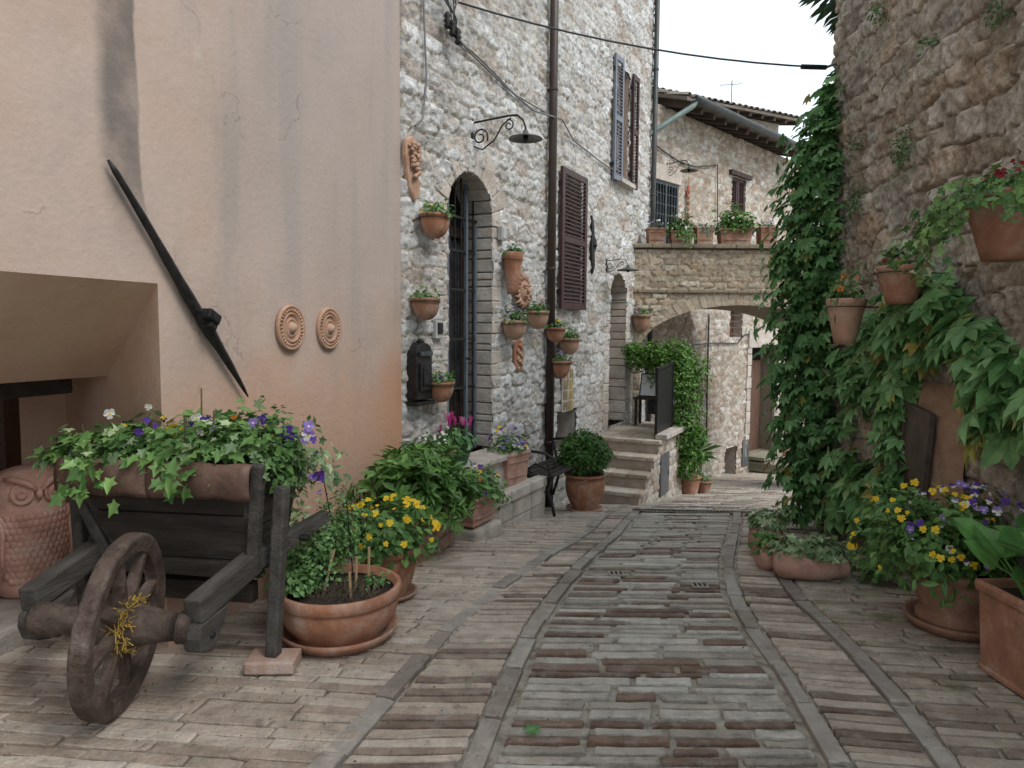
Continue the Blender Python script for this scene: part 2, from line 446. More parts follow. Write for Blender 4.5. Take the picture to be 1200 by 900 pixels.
# ------------------------------------------------------------------ generators
_tab = np.random.default_rng(3).random((256, 256))
def vnoise(x, y, s=0):
    x = np.asarray(x) + s * 17.13; y = np.asarray(y) + s * 9.71
    xi = np.floor(x).astype(int); yi = np.floor(y).astype(int); fx = x - xi; fy = y - yi
    fx = fx * fx * (3 - 2 * fx); fy = fy * fy * (3 - 2 * fy)
    g = lambda a, b: _tab[a % 256, b % 256]
    return (g(xi, yi) * (1 - fx) + g(xi + 1, yi) * fx) * (1 - fy) + (g(xi, yi + 1) * (1 - fx) + g(xi + 1, yi + 1) * fx) * fy
def fbm(x, y, s=0, o=4):
    r = 0; a = .5
    for k in range(o):
        r = r + a * (vnoise(x * 2 ** k, y * 2 ** k, s + k) - .5); a *= .5
    return r
def rubble(name, mt, parent, x0, x1, z0, z1, res, cw, ch, depth, seed, holes=(), joint=(.04, .2), rough=.012,
           jit=.34, warp=.05, p=3.0, big=.02, zmod=None):
    """a rubble masonry face: irregular stones in rough courses as real relief"""
    nx = int((x1 - x0) / res) + 1; nz_ = int((z1 - z0) / res) + 1
    X, Z = np.meshgrid(np.linspace(x0, x1, nx), np.linspace(z0, z1, nz_))
    wx = X + warp * 2 * fbm(X * 3, Z * 3, seed, 3); wz = Z + warp * fbm(X * 2.3, Z * 2.3, seed + 9, 3)
    cx = wx / cw; cz = wz / ch
    wk = 1 + .35 * (vnoise(np.floor(cz) * 0.77, cz * 0, seed + 2) - .5)
    R = np.random.default_rng(seed); J = R.random((128, 128, 4))
    F1 = np.full(X.shape, 9.); F2 = np.full(X.shape, 9.); ID = np.zeros(X.shape)
    for dj in (-1, 0, 1):
        j = np.floor(cz).astype(int) + dj
        sh = (j % 2) * .5
        i0 = np.floor(cx - sh).astype(int)
        for di in (-1, 0, 1):
            i = i0 + di
            q = J[i % 128, j % 128]
            px_ = i + .5 + sh + (q[..., 0] - .5) * jit * 2; pz_ = j + .5 + (q[..., 1] - .5) * jit * 1.3
            s_ = .75 + .5 * q[..., 3]
            d = (np.abs((cx - px_) * 1.0) ** p + np.abs((cz - pz_) * 1.0) ** p) ** (1 / p) / s_
            m1 = d < F1
            F2 = np.where(m1, F1, np.minimum(F2, d)); ID = np.where(m1, q[..., 2], ID); F1 = np.where(m1, d, F1)
    e = np.clip((F2 - F1 - joint[0]) / (joint[1] - joint[0]), 0, 1)
    e = e * e * (3 - 2 * e)
    zn = np.clip(.75 + 1.5 * fbm(X * .8, Z * .8, seed + 12, 3), .3, 1.15)     # some areas smeared flush with mortar
    e = e * (.35 + .65 * zn)
    H = e * depth * (.55 + .7 * ID) + rough * 2.2 * fbm(X * 22, Z * 22, seed + 4, 3) * (.4 + e) + rough * 1.3 * fbm(X * 7, Z * 11, seed + 6, 3) + big * fbm(X * .9, Z * .9, seed + 5, 2)
    Y = -H
    edge = np.zeros(X.shape, bool); edge[0] = edge[-1] = True; edge[:, 0] = edge[:, -1] = True
    Y = np.where(edge, .12, Y)
    mort = np.clip(e * 1.3 + .3 * fbm(X * 14, Z * 14, seed + 7, 3), 0, 1)
    V = np.stack([X, Y, Z], -1).reshape(-1, 3)
    idx = np.arange(nx * nz_).reshape(nz_, nx)
    a = idx[:-1, :-1]; b = idx[:-1, 1:]; c = idx[1:, 1:]; d = idx[1:, :-1]
    f = np.stack([a, b, c, d], -1).reshape(-1, 4)
    mx_ = (X[:-1, :-1] + X[1:, 1:]).ravel() / 2; mz_ = (Z[:-1, :-1] + Z[1:, 1:]).ravel() / 2
    keep = np.ones(len(f), bool)
    for h in holes:
        keep &= ~h(mx_, mz_)
    mb = MB(); mb.addn(V, f[keep], 0, ID.ravel())
    return mb.build(name, mt, parent, smooth=True, extra={'mort': mort.ravel()})
def hole_rect(x0, x1, z0, z1):
    return lambda x, z: (x > x0) & (x < x1) & (z > z0) & (z < z1)
def hole_arch(cx, hw, z0, spring, rise):
    return lambda x, z: (np.abs(x - cx) < hw) & (z > z0) & (z < spring + rise * np.sqrt(np.clip(1 - ((x - cx) / hw) ** 2, 0, 1)))

def nrm(v):
    return v / (np.linalg.norm(v, axis=-1, keepdims=True) + 1e-9)
def half(pts):            # leaf from its right outline, split along the midrib
    n = len(pts); v = [tuple(p) for p in pts] + [(-p[0], p[1], p[2]) for p in pts[1:-1]]
    return np.array(v, float), [tuple(range(n)), tuple([0] + [n - 1] + list(range(2 * n - 3, n - 1, -1)))]
TPL = {
    'oval': half([(0, 0, 0), (.27, .28, .07), (.27, .62, .06), (0, 1, -.08)]),
    'small': half([(0, 0, 0), (.33, .5, .08), (0, 1, 0)]),
    'long': half([(0, 0, 0), (.13, .3, .04), (.16, .65, .04), (0, 1, -.05)]),
    'ivy': half([(0, 0, 0), (.30, -.10, .05), (.25, .16, .05), (.52, .38, .04), (.22, .52, .05), (0, 1, -.05)]),
    'broad': half([(0, 0, 0), (.28, .06, .09), (.40, .34, .12), (.32, .66, .08), (.12, .9, .0), (0, 1, -.08)]),
    'strap': half([(0, 0, 0), (.035, .1, .01), (.035, .8, -.08), (0, 1, -.22)]),
}
def palmate(k=5, spread=75, w=.20):
    V = []; Fc = []
    for i in range(k):
        a = math.radians(-spread + 2 * spread * i / (k - 1)); L = 1 - .32 * abs(i - (k - 1) / 2) / ((k - 1) / 2)
        o = [(0, 0.03, 0), (w * .8, .35, .05), (w, .65, .03), (0, 1, -.13), (-w, .65, .03), (-w * .8, .35, .05)]
        b = len(V)
        for (x, y, z) in o:
            x *= L; y *= L
            V.append((x * math.cos(a) + y * math.sin(a), -x * math.sin(a) + y * math.cos(a), z * L))
        Fc += [(b, b + 1, b + 2, b + 3), (b, b + 3, b + 4, b + 5)]
    return np.array(V), Fc
TPL['palmate'] = palmate()
def scatter(mb, tpl, P, N, T, size, a, mi=0):
    v, f = TPL[tpl]; K = len(P)
    N = nrm(N); T = nrm(T - (T * N).sum(1)[:, None] * N); B = np.cross(T, N)
    s = np.broadcast_to(np.asarray(size, float), (K,))[:, None, None]
    V = P[:, None] + s * (v[None, :, :1] * B[:, None] + v[None, :, 1:2] * T[:, None] + v[None, :, 2:] * N[:, None])
    A = np.repeat(np.clip(a, 0, 1), len(v))
    base = (np.arange(K) * len(v))[:, None]
    off = mb.n
    mb.v.append(V.reshape(-1, 3)); mb.att.append(A); mb.n += K * len(v)
    for q in f:
        mb.loops.append((base + np.array(q)[None]).ravel() + off)
        mb.sizes.extend([len(q)] * K); mb.mi.extend([mi] * K)
def cloud(n, c, r, R, low=-.3, lump=.3, shell=.5, droop=.2, up=.6, flat=None):
    d = nrm(R.normal(size=(int(n * 2.5), 3))); d = d[d[:, 2] > low][:n]
    ph = R.random(6) * 7
    l = 1 + lump * (np.sin(d[:, 0] * 5 + ph[0]) * np.sin(d[:, 1] * 5 + ph[1]) + .6 * np.sin(d[:, 2] * 7 + ph[2] + d[:, 0] * 6) + .5 * np.sin(d[:, 1] * 11 + ph[3]))
    rad = (R.random(len(d)) ** shell) * l * .95
    P = np.array(c) + d * rad[:, None] * np.array(r)
    N = nrm(d * .8 + np.array([0, 0, up]) + R.normal(size=d.shape) * .45)
    T = nrm(d + R.normal(size=d.shape) * .7 - np.array([0, 0, droop]))
    return P, N, T
def foliage(root, mt, tpl, n, c, r, size, seed=0, name='foliage', **k):
    R = np.random.default_rng(seed + 100); mb = MB()
    P, N, T = cloud(n, c, r, R, **k)
    scatter(mb, tpl, P, N, T, size * (.55 + .7 * R.random(len(P))), R.random(len(P)) * .75 + .25 * R.random())
    return mb.build(name, mt, root)
def leafy(mb, tpl, n, c, r, size, seed=0, **k):
    R = np.random.default_rng(seed + 100)
    P, N, T = cloud(n, c, r, R, **k)
    scatter(mb, tpl, P, N, T, size * (.55 + .7 * R.random(len(P))), R.random(len(P)) * .8 + .1)
def trails(mb, tpl, roots, R, length, size, drop=(0, 0, -1), sway=.3, step=.035, wid=.03):
    for r0 in roots:
        p = np.array(r0[:3], float); d = nrm(np.array(r0[3:6], float)); L = length * (.4 + .8 * R.random()); t = 0
        while t < L:
            d = nrm(d + np.array(drop) * .18 + R.normal(size=3) * sway * .3); p = p + d * step; t += step
            Pn = p + R.normal(size=(2, 3)) * wid
            o = np.array([r0[3:6]] * 2)
            scatter(mb, tpl, Pn, nrm(o + [0, 0, .4] + R.normal(size=(2, 3)) * .4), nrm(np.array([d, d]) * .5 + R.normal(size=(2, 3)) * .6 + [0, 0, -.3]), size * (.6 + .6 * R.random(2)), R.random(2))
_fm = {}
def flower_mesh(top, low, eye='f_dark', kind='pansy'):
    key = (top, low, eye, kind)
    if key in _fm:
        return _fm[key]
    mb = MB()
    if kind == 'pansy':
        spec = [(125, .75, .60, 0, .00), (55, .75, .60, 0, .02), (180, .66, .48, 1, .05), (0, .66, .48, 1, .06), (270, .72, .70, 1, .08)]
    elif kind == 'round':
        spec = [(90 + 72 * i, .65, .40, i % 2, .01 * i) for i in range(5)]
    else:                                          # upswept cyclamen petals
        spec = [(72 * i, .8, .3, i % 2, .9) for i in range(5)]
    for ang, L, w, mi, z in spec:
        a = math.radians(ang); ca, sa = math.cos(a), math.sin(a)
        o = [(.02, 0), (.35, .6), (.75, .9), (1.0, .55), (1.05, 0), (1.0, -.55), (.75, -.9), (.35, -.6)]
        V = []
        for (u, v) in o:
            x = u * L; y = v * w * .62
            if kind == 'cyclamen':
                V.append((x * .35 * ca - y * sa, x * .35 * sa + y * ca, u * z))
            else:
                V.append((x * ca - y * sa, x * sa + y * ca, z + .16 * u * u * (1 if mi == 0 else -.6) + .05 * abs(v)))
        mb.add(V, [tuple(range(8))], mi)
    if kind != 'cyclamen':
        mb.add([(.16 * math.cos(t), .16 * math.sin(t) - .05, .13) for t in np.linspace(0, 2 * math.pi, 7)[:-1]], [tuple(range(6))], 2)
    me = mb.mesh('flower', [M[top], M[low], M[eye]])
    _fm[key] = me
    return me
def flowers(root, combos, P, N, size, R, kind='pansy', name='flower'):
    for i in range(len(P)):
        cb = combos[int(R.integers(len(combos)))]
        me = flower_mesh(*cb, kind=kind)
        o = bpy.data.objects.new(name, me); col.objects.link(o); o.parent = root
        n = Vector(N[i]).normalized()
        q = n.to_track_quat('Z', 'Y')
        if kind == 'cyclamen':
            q = Vector((n.x * .3, n.y * .3, 1)).to_track_quat('Z', 'Y')
        o.rotation_mode = 'QUATERNION'
        o.rotation_quaternion = q @ Euler((0, 0, R.normal() * .3)).to_quaternion()
        s = float(size * (.55 + .65 * R.random())); o.scale = (s, s * (.75 + .25 * R.random()), s * (.8 + 1.2 * R.random()))
        o.location = tuple(float(v) for v in P[i])
YEL = ('f_yellow', 'f_yellow', 'f_orange'); PUR = ('f_purple', 'f_purple', 'f_dark'); VIO = ('f_violet', 'f_white', 'f_yellow')
PUW = ('f_purple', 'f_white', 'f_yellow'); WHI = ('f_white', 'f_white', 'f_yellow'); ORA = ('f_orange', 'f_orange', 'f_dark')
RED = ('f_red', 'f_red', 'f_dark'); PNK = ('f_pink', 'f_pink', 'f_pink'); LPK = ('f_lpink', 'f_lpink', 'f_pink'); DRK = ('f_yellow', 'f_dark', 'f_yellow'); LIL = ('f_violet', 'f_violet', 'f_white')
def bloom_on(root, combos, n, c, r, size, seed, view=(0, 0, 0), kind='pansy', low=-.1, spread=.5, out=1.03, upb=.35):
    """flowers on the crown, mostly on its top and on the sides that face the street"""
    R = np.random.default_rng(seed + 500)
    d = nrm(R.normal(size=(n * 4, 3)) + np.array([0, 0, upb])); d = d[d[:, 2] > low][:n]
    P = np.array(c) + d * np.array(r) * (out + .10 * R.random((len(d), 1)))
    N = nrm(d * .7 + np.array(view) * .5 + [0, 0, .35] + R.normal(size=d.shape) * .3)
    flowers(root, combos, P, N, size, R, kind)
def local_view(loc, rz):
    v = Vector((CAM[0] - loc[0], CAM[1] - loc[1], 0.4)); v.rotate(Euler((0, 0, -rz))); v.normalize()
    return tuple(v)

# pots
def lathe_pot(root, r0, r1, h, mt, rim=.03, lip=.014, belly=0., name='pot', sc=(1, 1), loc=(0, 0, 0), bands=True, n=32, foot=0.):
    mb = MB(); pr = [(0, 0), (r0 + foot, 0), (r0 + foot, .012 if foot else .002)]
    for k in range(9):
        t = k / 8
        pr.append((r0 + (r1 - r0) * t ** .85 + belly * math.sin(math.pi * t), .015 + (h - rim - .015) * t))
    if bands:
        pr += [(r1 + lip * .4, h - rim - .003)]
    pr += [(r1 + lip, h - rim + .003), (r1 + lip * 1.15, h - rim * .5), (r1 + lip, h - .004), (r1 + lip * .5, h), (r1 - .012, h - .002), (r1 - .018, h - .05), (0, h - .05)]
    mb.lathe(pr, n, c=loc, sc=sc, wob=.006)
    o = mb.build(name, mt, root, smooth=True)
    b = MB(); b.lathe([(r1 - .016, 0), (r1 * .55, .012), (0, .016)], 20, c=(loc[0], loc[1], loc[2] + h - .04), sc=sc)
    b.build('soil', M['soil'], root, smooth=True)
    return o
def saucer(label, loc, r, mt, h=.045, rz=0, group=None):
    mb = MB(); mb.lathe([(0, 0), (r * .86, 0), (r * .97, h * .6), (r, h), (r - .014, h), (r * .84, .016), (0, .016)], 36)
    o = mb.build('saucer', mt, None, smooth=True, loc=loc)
    return tag(o, label, 'saucer', group)
def box_pot(root, w, d, h, mt, taper=.84, rim=.03, name='pot'):
    mb = MB()
    def ring(wx, dy, z): return [(-wx / 2, -dy / 2, z), (wx / 2, -dy / 2, z), (wx / 2, dy / 2, z), (-wx / 2, dy / 2, z)]
    t = taper
    prof = [(t, 0), (t * 1.03, .0), (t * 1.03, .02), (t, .026), (1 - .03, h - rim - .004), (1 + .02, h - rim), (1 + .04, h - rim * .4), (1 + .02, h), (1 - .07, h), (1 - .10, h - .06)]
    V = []
    for k, z in prof: V += ring(w * k, d * k if k <= 1 else d + w * (k - 1), z)
    K = len(prof)
    f = [(k * 4 + i, k * 4 + (i + 1) % 4, (k + 1) * 4 + (i + 1) % 4, (k + 1) * 4 + i) for k in range(K - 1) for i in range(4)]
    f += [(3, 2, 1, 0), tuple((K - 1) * 4 + i for i in range(4))]
    mb.add(V, f)
    # a shallow swag moulding on the long faces
    for sgn in (-1, 1):
        mb.beam((-w * .36, sgn * d * .475, h * .28), (w * .36, sgn * d * .475, h * .28), .01, .012)
        mb.beam((-w * .38, sgn * d * .49, h * .72), (w * .38, sgn * d * .49, h * .72), .01, .012)
    o = mb.build(name, mt, root, bevel=.004)
    b = MB(); b.box((0, 0, h - .045), (w * .88, d * .86, .02)); b.build('soil', M['soil'], root)
    return o
def stakes(root, pts, mt=None, r=.004):
    for p, q in pts:
        mb = MB(); mb.tube([p, q], r, 6); mb.build('stake', mt or M['cane'], root)

# ------------------------------------------------------------------ ground
def curve_from_px(pts):
    P = np.array([G(*p)[:2] for p in pts]); P = P[np.argsort(P[:, 1])]
    return P
def make_curve(pts, near, far):
    P = curve_from_px(pts); P = np.vstack([near, P, far])
    P = P[np.argsort(P[:, 1])]
    yy = np.linspace(P[0, 1], P[-1, 1], 90)
    xx = np.interp(yy, P[:, 1], P[:, 0])
    k = np.ones(9) / 9
    xs = np.convolve(np.pad(xx, 4, mode='edge'), k, mode='valid'); xs[0] = xx[0]; xs[-1] = xx[-1]
    return lambda y: np.interp(y, yy, xs)
cL1 = make_curve([(400, 890), (435, 830), (500, 765), (560, 705), (620, 665), (680, 632)], [(-.78, 1.9), (-1.25, .2), (-1.4, -3)], [(1.15, 8.0), (2.6, 11), (5.2, 13.2), (9, 15)])
cL2 = make_curve([(560, 890), (590, 815), (620, 745), (635, 710), (672, 670), (715, 636)], [(-.22, 1.9), (-.6, .2), (-.8, -3)], [(1.45, 8.0), (2.8, 10.8), (5.4, 12.7), (9, 14.5)])
cR1 = make_curve([(1000, 890), (945, 830), (900, 770), (865, 720), (851, 690), (852, 660), (862, 622)], [(1.05, 1.9), (.9, .2), (.8, -3)], [(2.6, 8.2), (4.0, 10.2), (6.4, 11.8), (9.5, 13)])
cR2 = make_curve([(1072, 820), (1049, 800), (1014, 774), (986, 754), (954, 728), (928, 699), (913, 676), (905, 640)], [(1.38, 1.9), (1.25, .2), (1.15, -3)], [(3.0, 8.0), (4.4, 10), (6.8, 11.4), (10, 12.4)])

def build_ground():
    ys = np.concatenate([np.linspace(-30, 0, 10), np.linspace(.2, 16, 120), np.linspace(18, 400, 30)])
    xs = np.concatenate([np.linspace(-300, -8, 12), np.linspace(-6, 12, 60), np.linspace(16, 300, 12)])
    X, Y = np.meshgrid(xs, ys); Z = gz(Y) - .012
    nx = len(xs); idx = np.arange(X.size).reshape(X.shape)
    f = np.stack([idx[:-1, :-1], idx[:-1, 1:], idx[1:, 1:], idx[1:, :-1]], -1).reshape(-1, 4)
    mb = MB(); mb.addn(np.stack([X, Y, Z], -1).reshape(-1, 3), f)
    m = mat('sandy_mortar', [(.24, .20, .155), (.46, .41, .34), (.60, .55, .47)], .92, 14, 1.0, 130,
            patch=[((.10, .11, .05), 1.8, .56, .7, .5), ((.10, .085, .065), 5, .55, .75, .5)])
    o = mb.build('ground', m, None, smooth=True); o['kind'] = 'structure'
build_ground()

brick_patch = [((.42, .385, .34), 9, .50, .66, .5), ((.07, .09, .035), 1.5, .60, .74, .5), ((.08, .062, .05), 11, .56, .70, .6), ((.30, .26, .22), 2.0, .5, .7, .4)]
M['brick_mid'] = mat('worn_street_bricks', [(.125, .075, .055), (.20, .125, .09), (.25, .215, .185), (.39, .35, .305), (.49, .455, .405), (.57, .54, .49)], .40, 10, .8, 50, attr='v',
                     noise_amt=.28, patch=brick_patch, spec=.5)
M['brick_side'] = mat('side_lane_bricks', [(.13, .09, .07), (.29, .22, .175), (.40, .32, .26), (.47, .39, .325), (.53, .455, .385)], .52, 10, .8, 50, attr='v',
                      noise_amt=.28, patch=brick_patch, spec=.45)
M['brick_moss'] = mat('mossy_verge_bricks', [(.12, .08, .06), (.22, .17, .135), (.32, .26, .205), (.38, .32, .26), (.43, .37, .31)], .6, 10, .8, 50, attr='v', noise_amt=.3,
    patch=brick_patch[:1] + [((.085, .11, .03), 2.6, .50, .64, .75), ((.07, .06, .045), 5, .52, .7, .6)], spec=.45)
M['border'] = mat('border_stone', [(.21, .175, .15), (.30, .265, .235), (.37, .34, .31)], .55, 10, .5, 60, attr='v', noise_amt=.25, patch=brick_patch)

def brick(mb, q, h, bev, a, R, deep=.05):
    """q: four XY corners (counter-clockwise), top at ground + h"""
    q = np.array(q, float)
    if len(q) == 4:                    # extra points on the long sides so that worn edges wander
        m = lambda i, j, t: q[i] * (1 - t) + q[j] * t
        q = np.array([q[0], m(0, 1, .33), m(0, 1, .67), q[1], q[2], m(2, 3, .33), m(2, 3, .67), q[3]])
    n = len(q); c = q.mean(0)
    q = q + R.normal(size=(n, 2)) * .0035
    inn = c + (q - c) * (1 - bev / (np.linalg.norm(q - c, axis=1)[:, None] + 1e-6) * 1.4)
    tz = R.normal() * .0016; tilt = R.normal(size=2) * .012
    def z(p, dz): return np.c_[p, gz(p[:, 1]) + dz + tz + (p - c) @ tilt * .5]
    V = np.vstack([z(q, h - deep), z(q, h - bev * .8), z(inn, h)])
    f = [tuple(range(2 * n, 3 * n))] + [(i, (i + 1) % n, n + (i + 1) % n, n + i) for i in range(n)] + [(n + i, n + (i + 1) % n, 2 * n + (i + 1) % n, 2 * n + i) for i in range(n)]
    mb.add(V, f, 0, a)
def lane(name, mt, xl, xr, y0, y1, course, blen, tilt, colour, seed, gap=.010, h=.012, skew=0.0, missing=0.0, pad=.06):
    R = np.random.default_rng(seed); mb = MB(); y = y0
    while y < y1:
        cw = course * (.85 + .3 * R.random()) * (1 + max(0, y - 6) * .04)
        def pt(u, yy):
            L = xl(yy) + pad; Rr = xr(yy) - pad; w = Rr - L
            X = L + w * u; Y = yy + tilt * w * u
            return X, Y
        w = xr(y) - xl(y) - 2 * pad
        if w > .1:
            n = max(1, int(round(w / blen)))
            cuts = np.cumsum(R.uniform(.65, 1.4, n)); cuts = np.concatenate([[0], cuts / cuts[-1]])
            ca = colour(R)
            for i in range(n):
                if R.random() < missing:
                    continue
                g = gap / w / 2 * (1 + R.random())
                u0 = cuts[i] + g; u1 = cuts[i + 1] - g
                j = R.normal() * .003
                hh = gap * (.4 + .5 * R.random())
                p = [pt(u0, y + hh + j), pt(u1, y + hh + j), pt(u1, y + cw - hh + j), pt(u0, y + cw - hh + j)]
                brick(mb, p, h + R.normal() * .002, .006, np.clip(ca(R), 0, 1), R)
        y += cw
    o = mb.build(name, mt, None); o['kind'] = 'structure'
    return o
def col_mid(R):
    base = R.choice([.1, .2, .75, .85, .55], p=[.14, .18, .28, .2, .2])
    return lambda R: (base if R.random() < .62 else R.choice([.08, .2, .55, .7, .85, 1.0])) + R.normal() * .05
def col_side(R):
    base = R.choice([.08, .55, .75, .92], p=[.20, .25, .35, .2])
    return lambda R: (base if R.random() < .8 else R.random()) + R.normal() * .05
lane('brick_street', M['brick_mid'], cL2, cR1, .6, 13.6, .064, .31, -.01, col_mid, 1, gap=.018, h=.005)
lane('brick_lane', M['brick_side'], cL1, cL2, .6, 13.6, .052, .42, .02, col_side, 2, gap=.008, h=.007, pad=.05)
lane('brick_lane', M['brick_side'], cR1, cR2, .6, 13.2, .054, .34, -.16, col_side, 3, gap=.009, h=.007, pad=.05)
def col_out(R):
    base = R.choice([.35, .6, .8, .95], p=[.15, .3, .35, .2])
    return lambda R: base + R.normal() * .12
_l = lambda y: np.where(np.asarray(y) < 5.0, -3.6, -.857 + .5 * (np.asarray(y) - 5.6) - .45)
lane('brick_verge', M['brick_side'], lambda y: _l(y), cL1, 1.95, 9.2, .062, .34, -.10, col_out, 4, gap=.006, h=.006, pad=.05)
lane('brick_verge', M['brick_moss'], cR2, lambda y: np.where(np.asarray(y) < 6.7, 2.62 + .1 * (np.asarray(y) - 4), 2.8 + 1.0 * (np.asarray(y) - 6.6)), .6, 9.4, .060, .32, -.12, col_out, 5, gap=.008, h=.006, pad=.05)
lane('brick_verge', M['brick_side'], lambda y: cL1(y) - 3.0, cL1, 9.2, 13.6, .16, .4, .0, col_out, 6, gap=.014, h=.008, pad=.05)
def along_bricks():     # bricks laid the other way at the near left, divided by a stone line
    R = np.random.default_rng(8); mb = MB()
    x = -3.6; a = math.radians(58)
    d = np.array([math.cos(a), math.sin(a)]); n = np.array([-d[1], d[0]])
    o = np.array([-1.32, 2.62])                   # near end of the dividing line
    for k in range(0, 26):
        off = .05 + k * .105
        t = -2.2 + R.random() * .3
        while t < .0 + 0 * k:
            L = .26 * (.8 + .4 * R.random())
            p0 = o + n * off + d * t; 
            q = [p0, p0 + d * (L - .008), p0 + d * (L - .008) + n * .097, p0 + n * .097]
            if max(p[1] for p in q) < 1.93 + .0 * off and p0[0] > -4:
                brick(mb, q, .009, .006, np.clip(R.choice([.4, .7, .9]) + R.normal() * .1, 0, 1), R)
            t += L
    ob = mb.build('brick_apron', M['brick_side'], None); ob['kind'] = 'structure'
along_bricks()
def borders():
    R = np.random.default_rng(11)
    for c, wd, mtl in ((cL1, .085, 'border'), (cL2, .075, 'border'), (cR1, .07, 'border'), (cR2, .075, 'border')):
        mb = MB(); y = .5
        while y < 13.3:
            L = R.uniform(.24, .42); y1 = y + L
            q = []
            for yy, s_ in ((y + .006, -1), (y + .006, 1), (y1 - .006, 1), (y1 - .006, -1)):
                dx = (c(yy + .05) - c(yy - .05)) / .1; n = np.array([1, -dx]) / math.hypot(1, dx)
                q.append(np.array([c(yy), yy]) + n * s_ * wd / 2 * R.uniform(.86, 1.1))
            brick(mb, q, .011 + R.normal() * .004, .006, np.clip(R.random(), 0, 1), R)
            y = y1
        o = mb.build('border_stones', M[mtl], None); o['kind'] = 'structure'
borders()
# drain channel across the street and two small drain covers
p0 = G(742, 601); p1 = G(897, 603)
fr = Fr((p0[0], p0[1]), p1[0] - p0[0], p1[1] - p0[1]); Lg = float(np.linalg.norm((p1 - p0)[:2]))
g = thing('drain_grate', 'long dark slotted drain channel running across the whole street', 'drain', (p0[0], p0[1], p0[2] + .012), fr.ang)
mb = MB(); mb.box((Lg / 2, 0, .0), (Lg, .012, .012)); mb.box((Lg / 2, .1, 0), (Lg, .012, .012)); mb.build('frame', M['iron'], g)
mb = MB()
for k in range(int(Lg / .035)):
    mb.box((.02 + k * .035, .05, .001), (.018, .09, .010))
mb.build('bars', M['hatch'], g)
for (px, py, lb) in ((722, 675, 'small iron drain cover on the left side of the brick street'), (820, 689, 'small iron drain cover on the right side of the brick street')):
    p = G(px, py)
    g = thing('drain_cover', lb, 'drain', (p[0], p[1], gz(p[1]) + .014), 0, 'small drain covers in the street')
    mb = MB(); mb.box((0, 0, -.002), (.10, .06, .012)); mb.build('frame', M['border'], g, bevel=.003)
    mb = MB()
    for k in range(3):
        mb.box((-.028 + k * .028, 0, .005), (.011, .045, .006))
    mb.build('slots', M['dark'], g)
p = G(624, 860); mb = MB(); R = np.random.default_rng(4)
scatter(mb, 'ivy', np.array([[-.02, -.03, 0]]), np.array([[.05, -.1, 1]]), np.array([[.6, .5, 0]]), .075, np.array([.35]))
tag(mb.build('fallen_leaf', M['creeper'], None, loc=(p[0], p[1], .022)), 'single green leaf lying on the street bricks in the foreground', 'leaf')

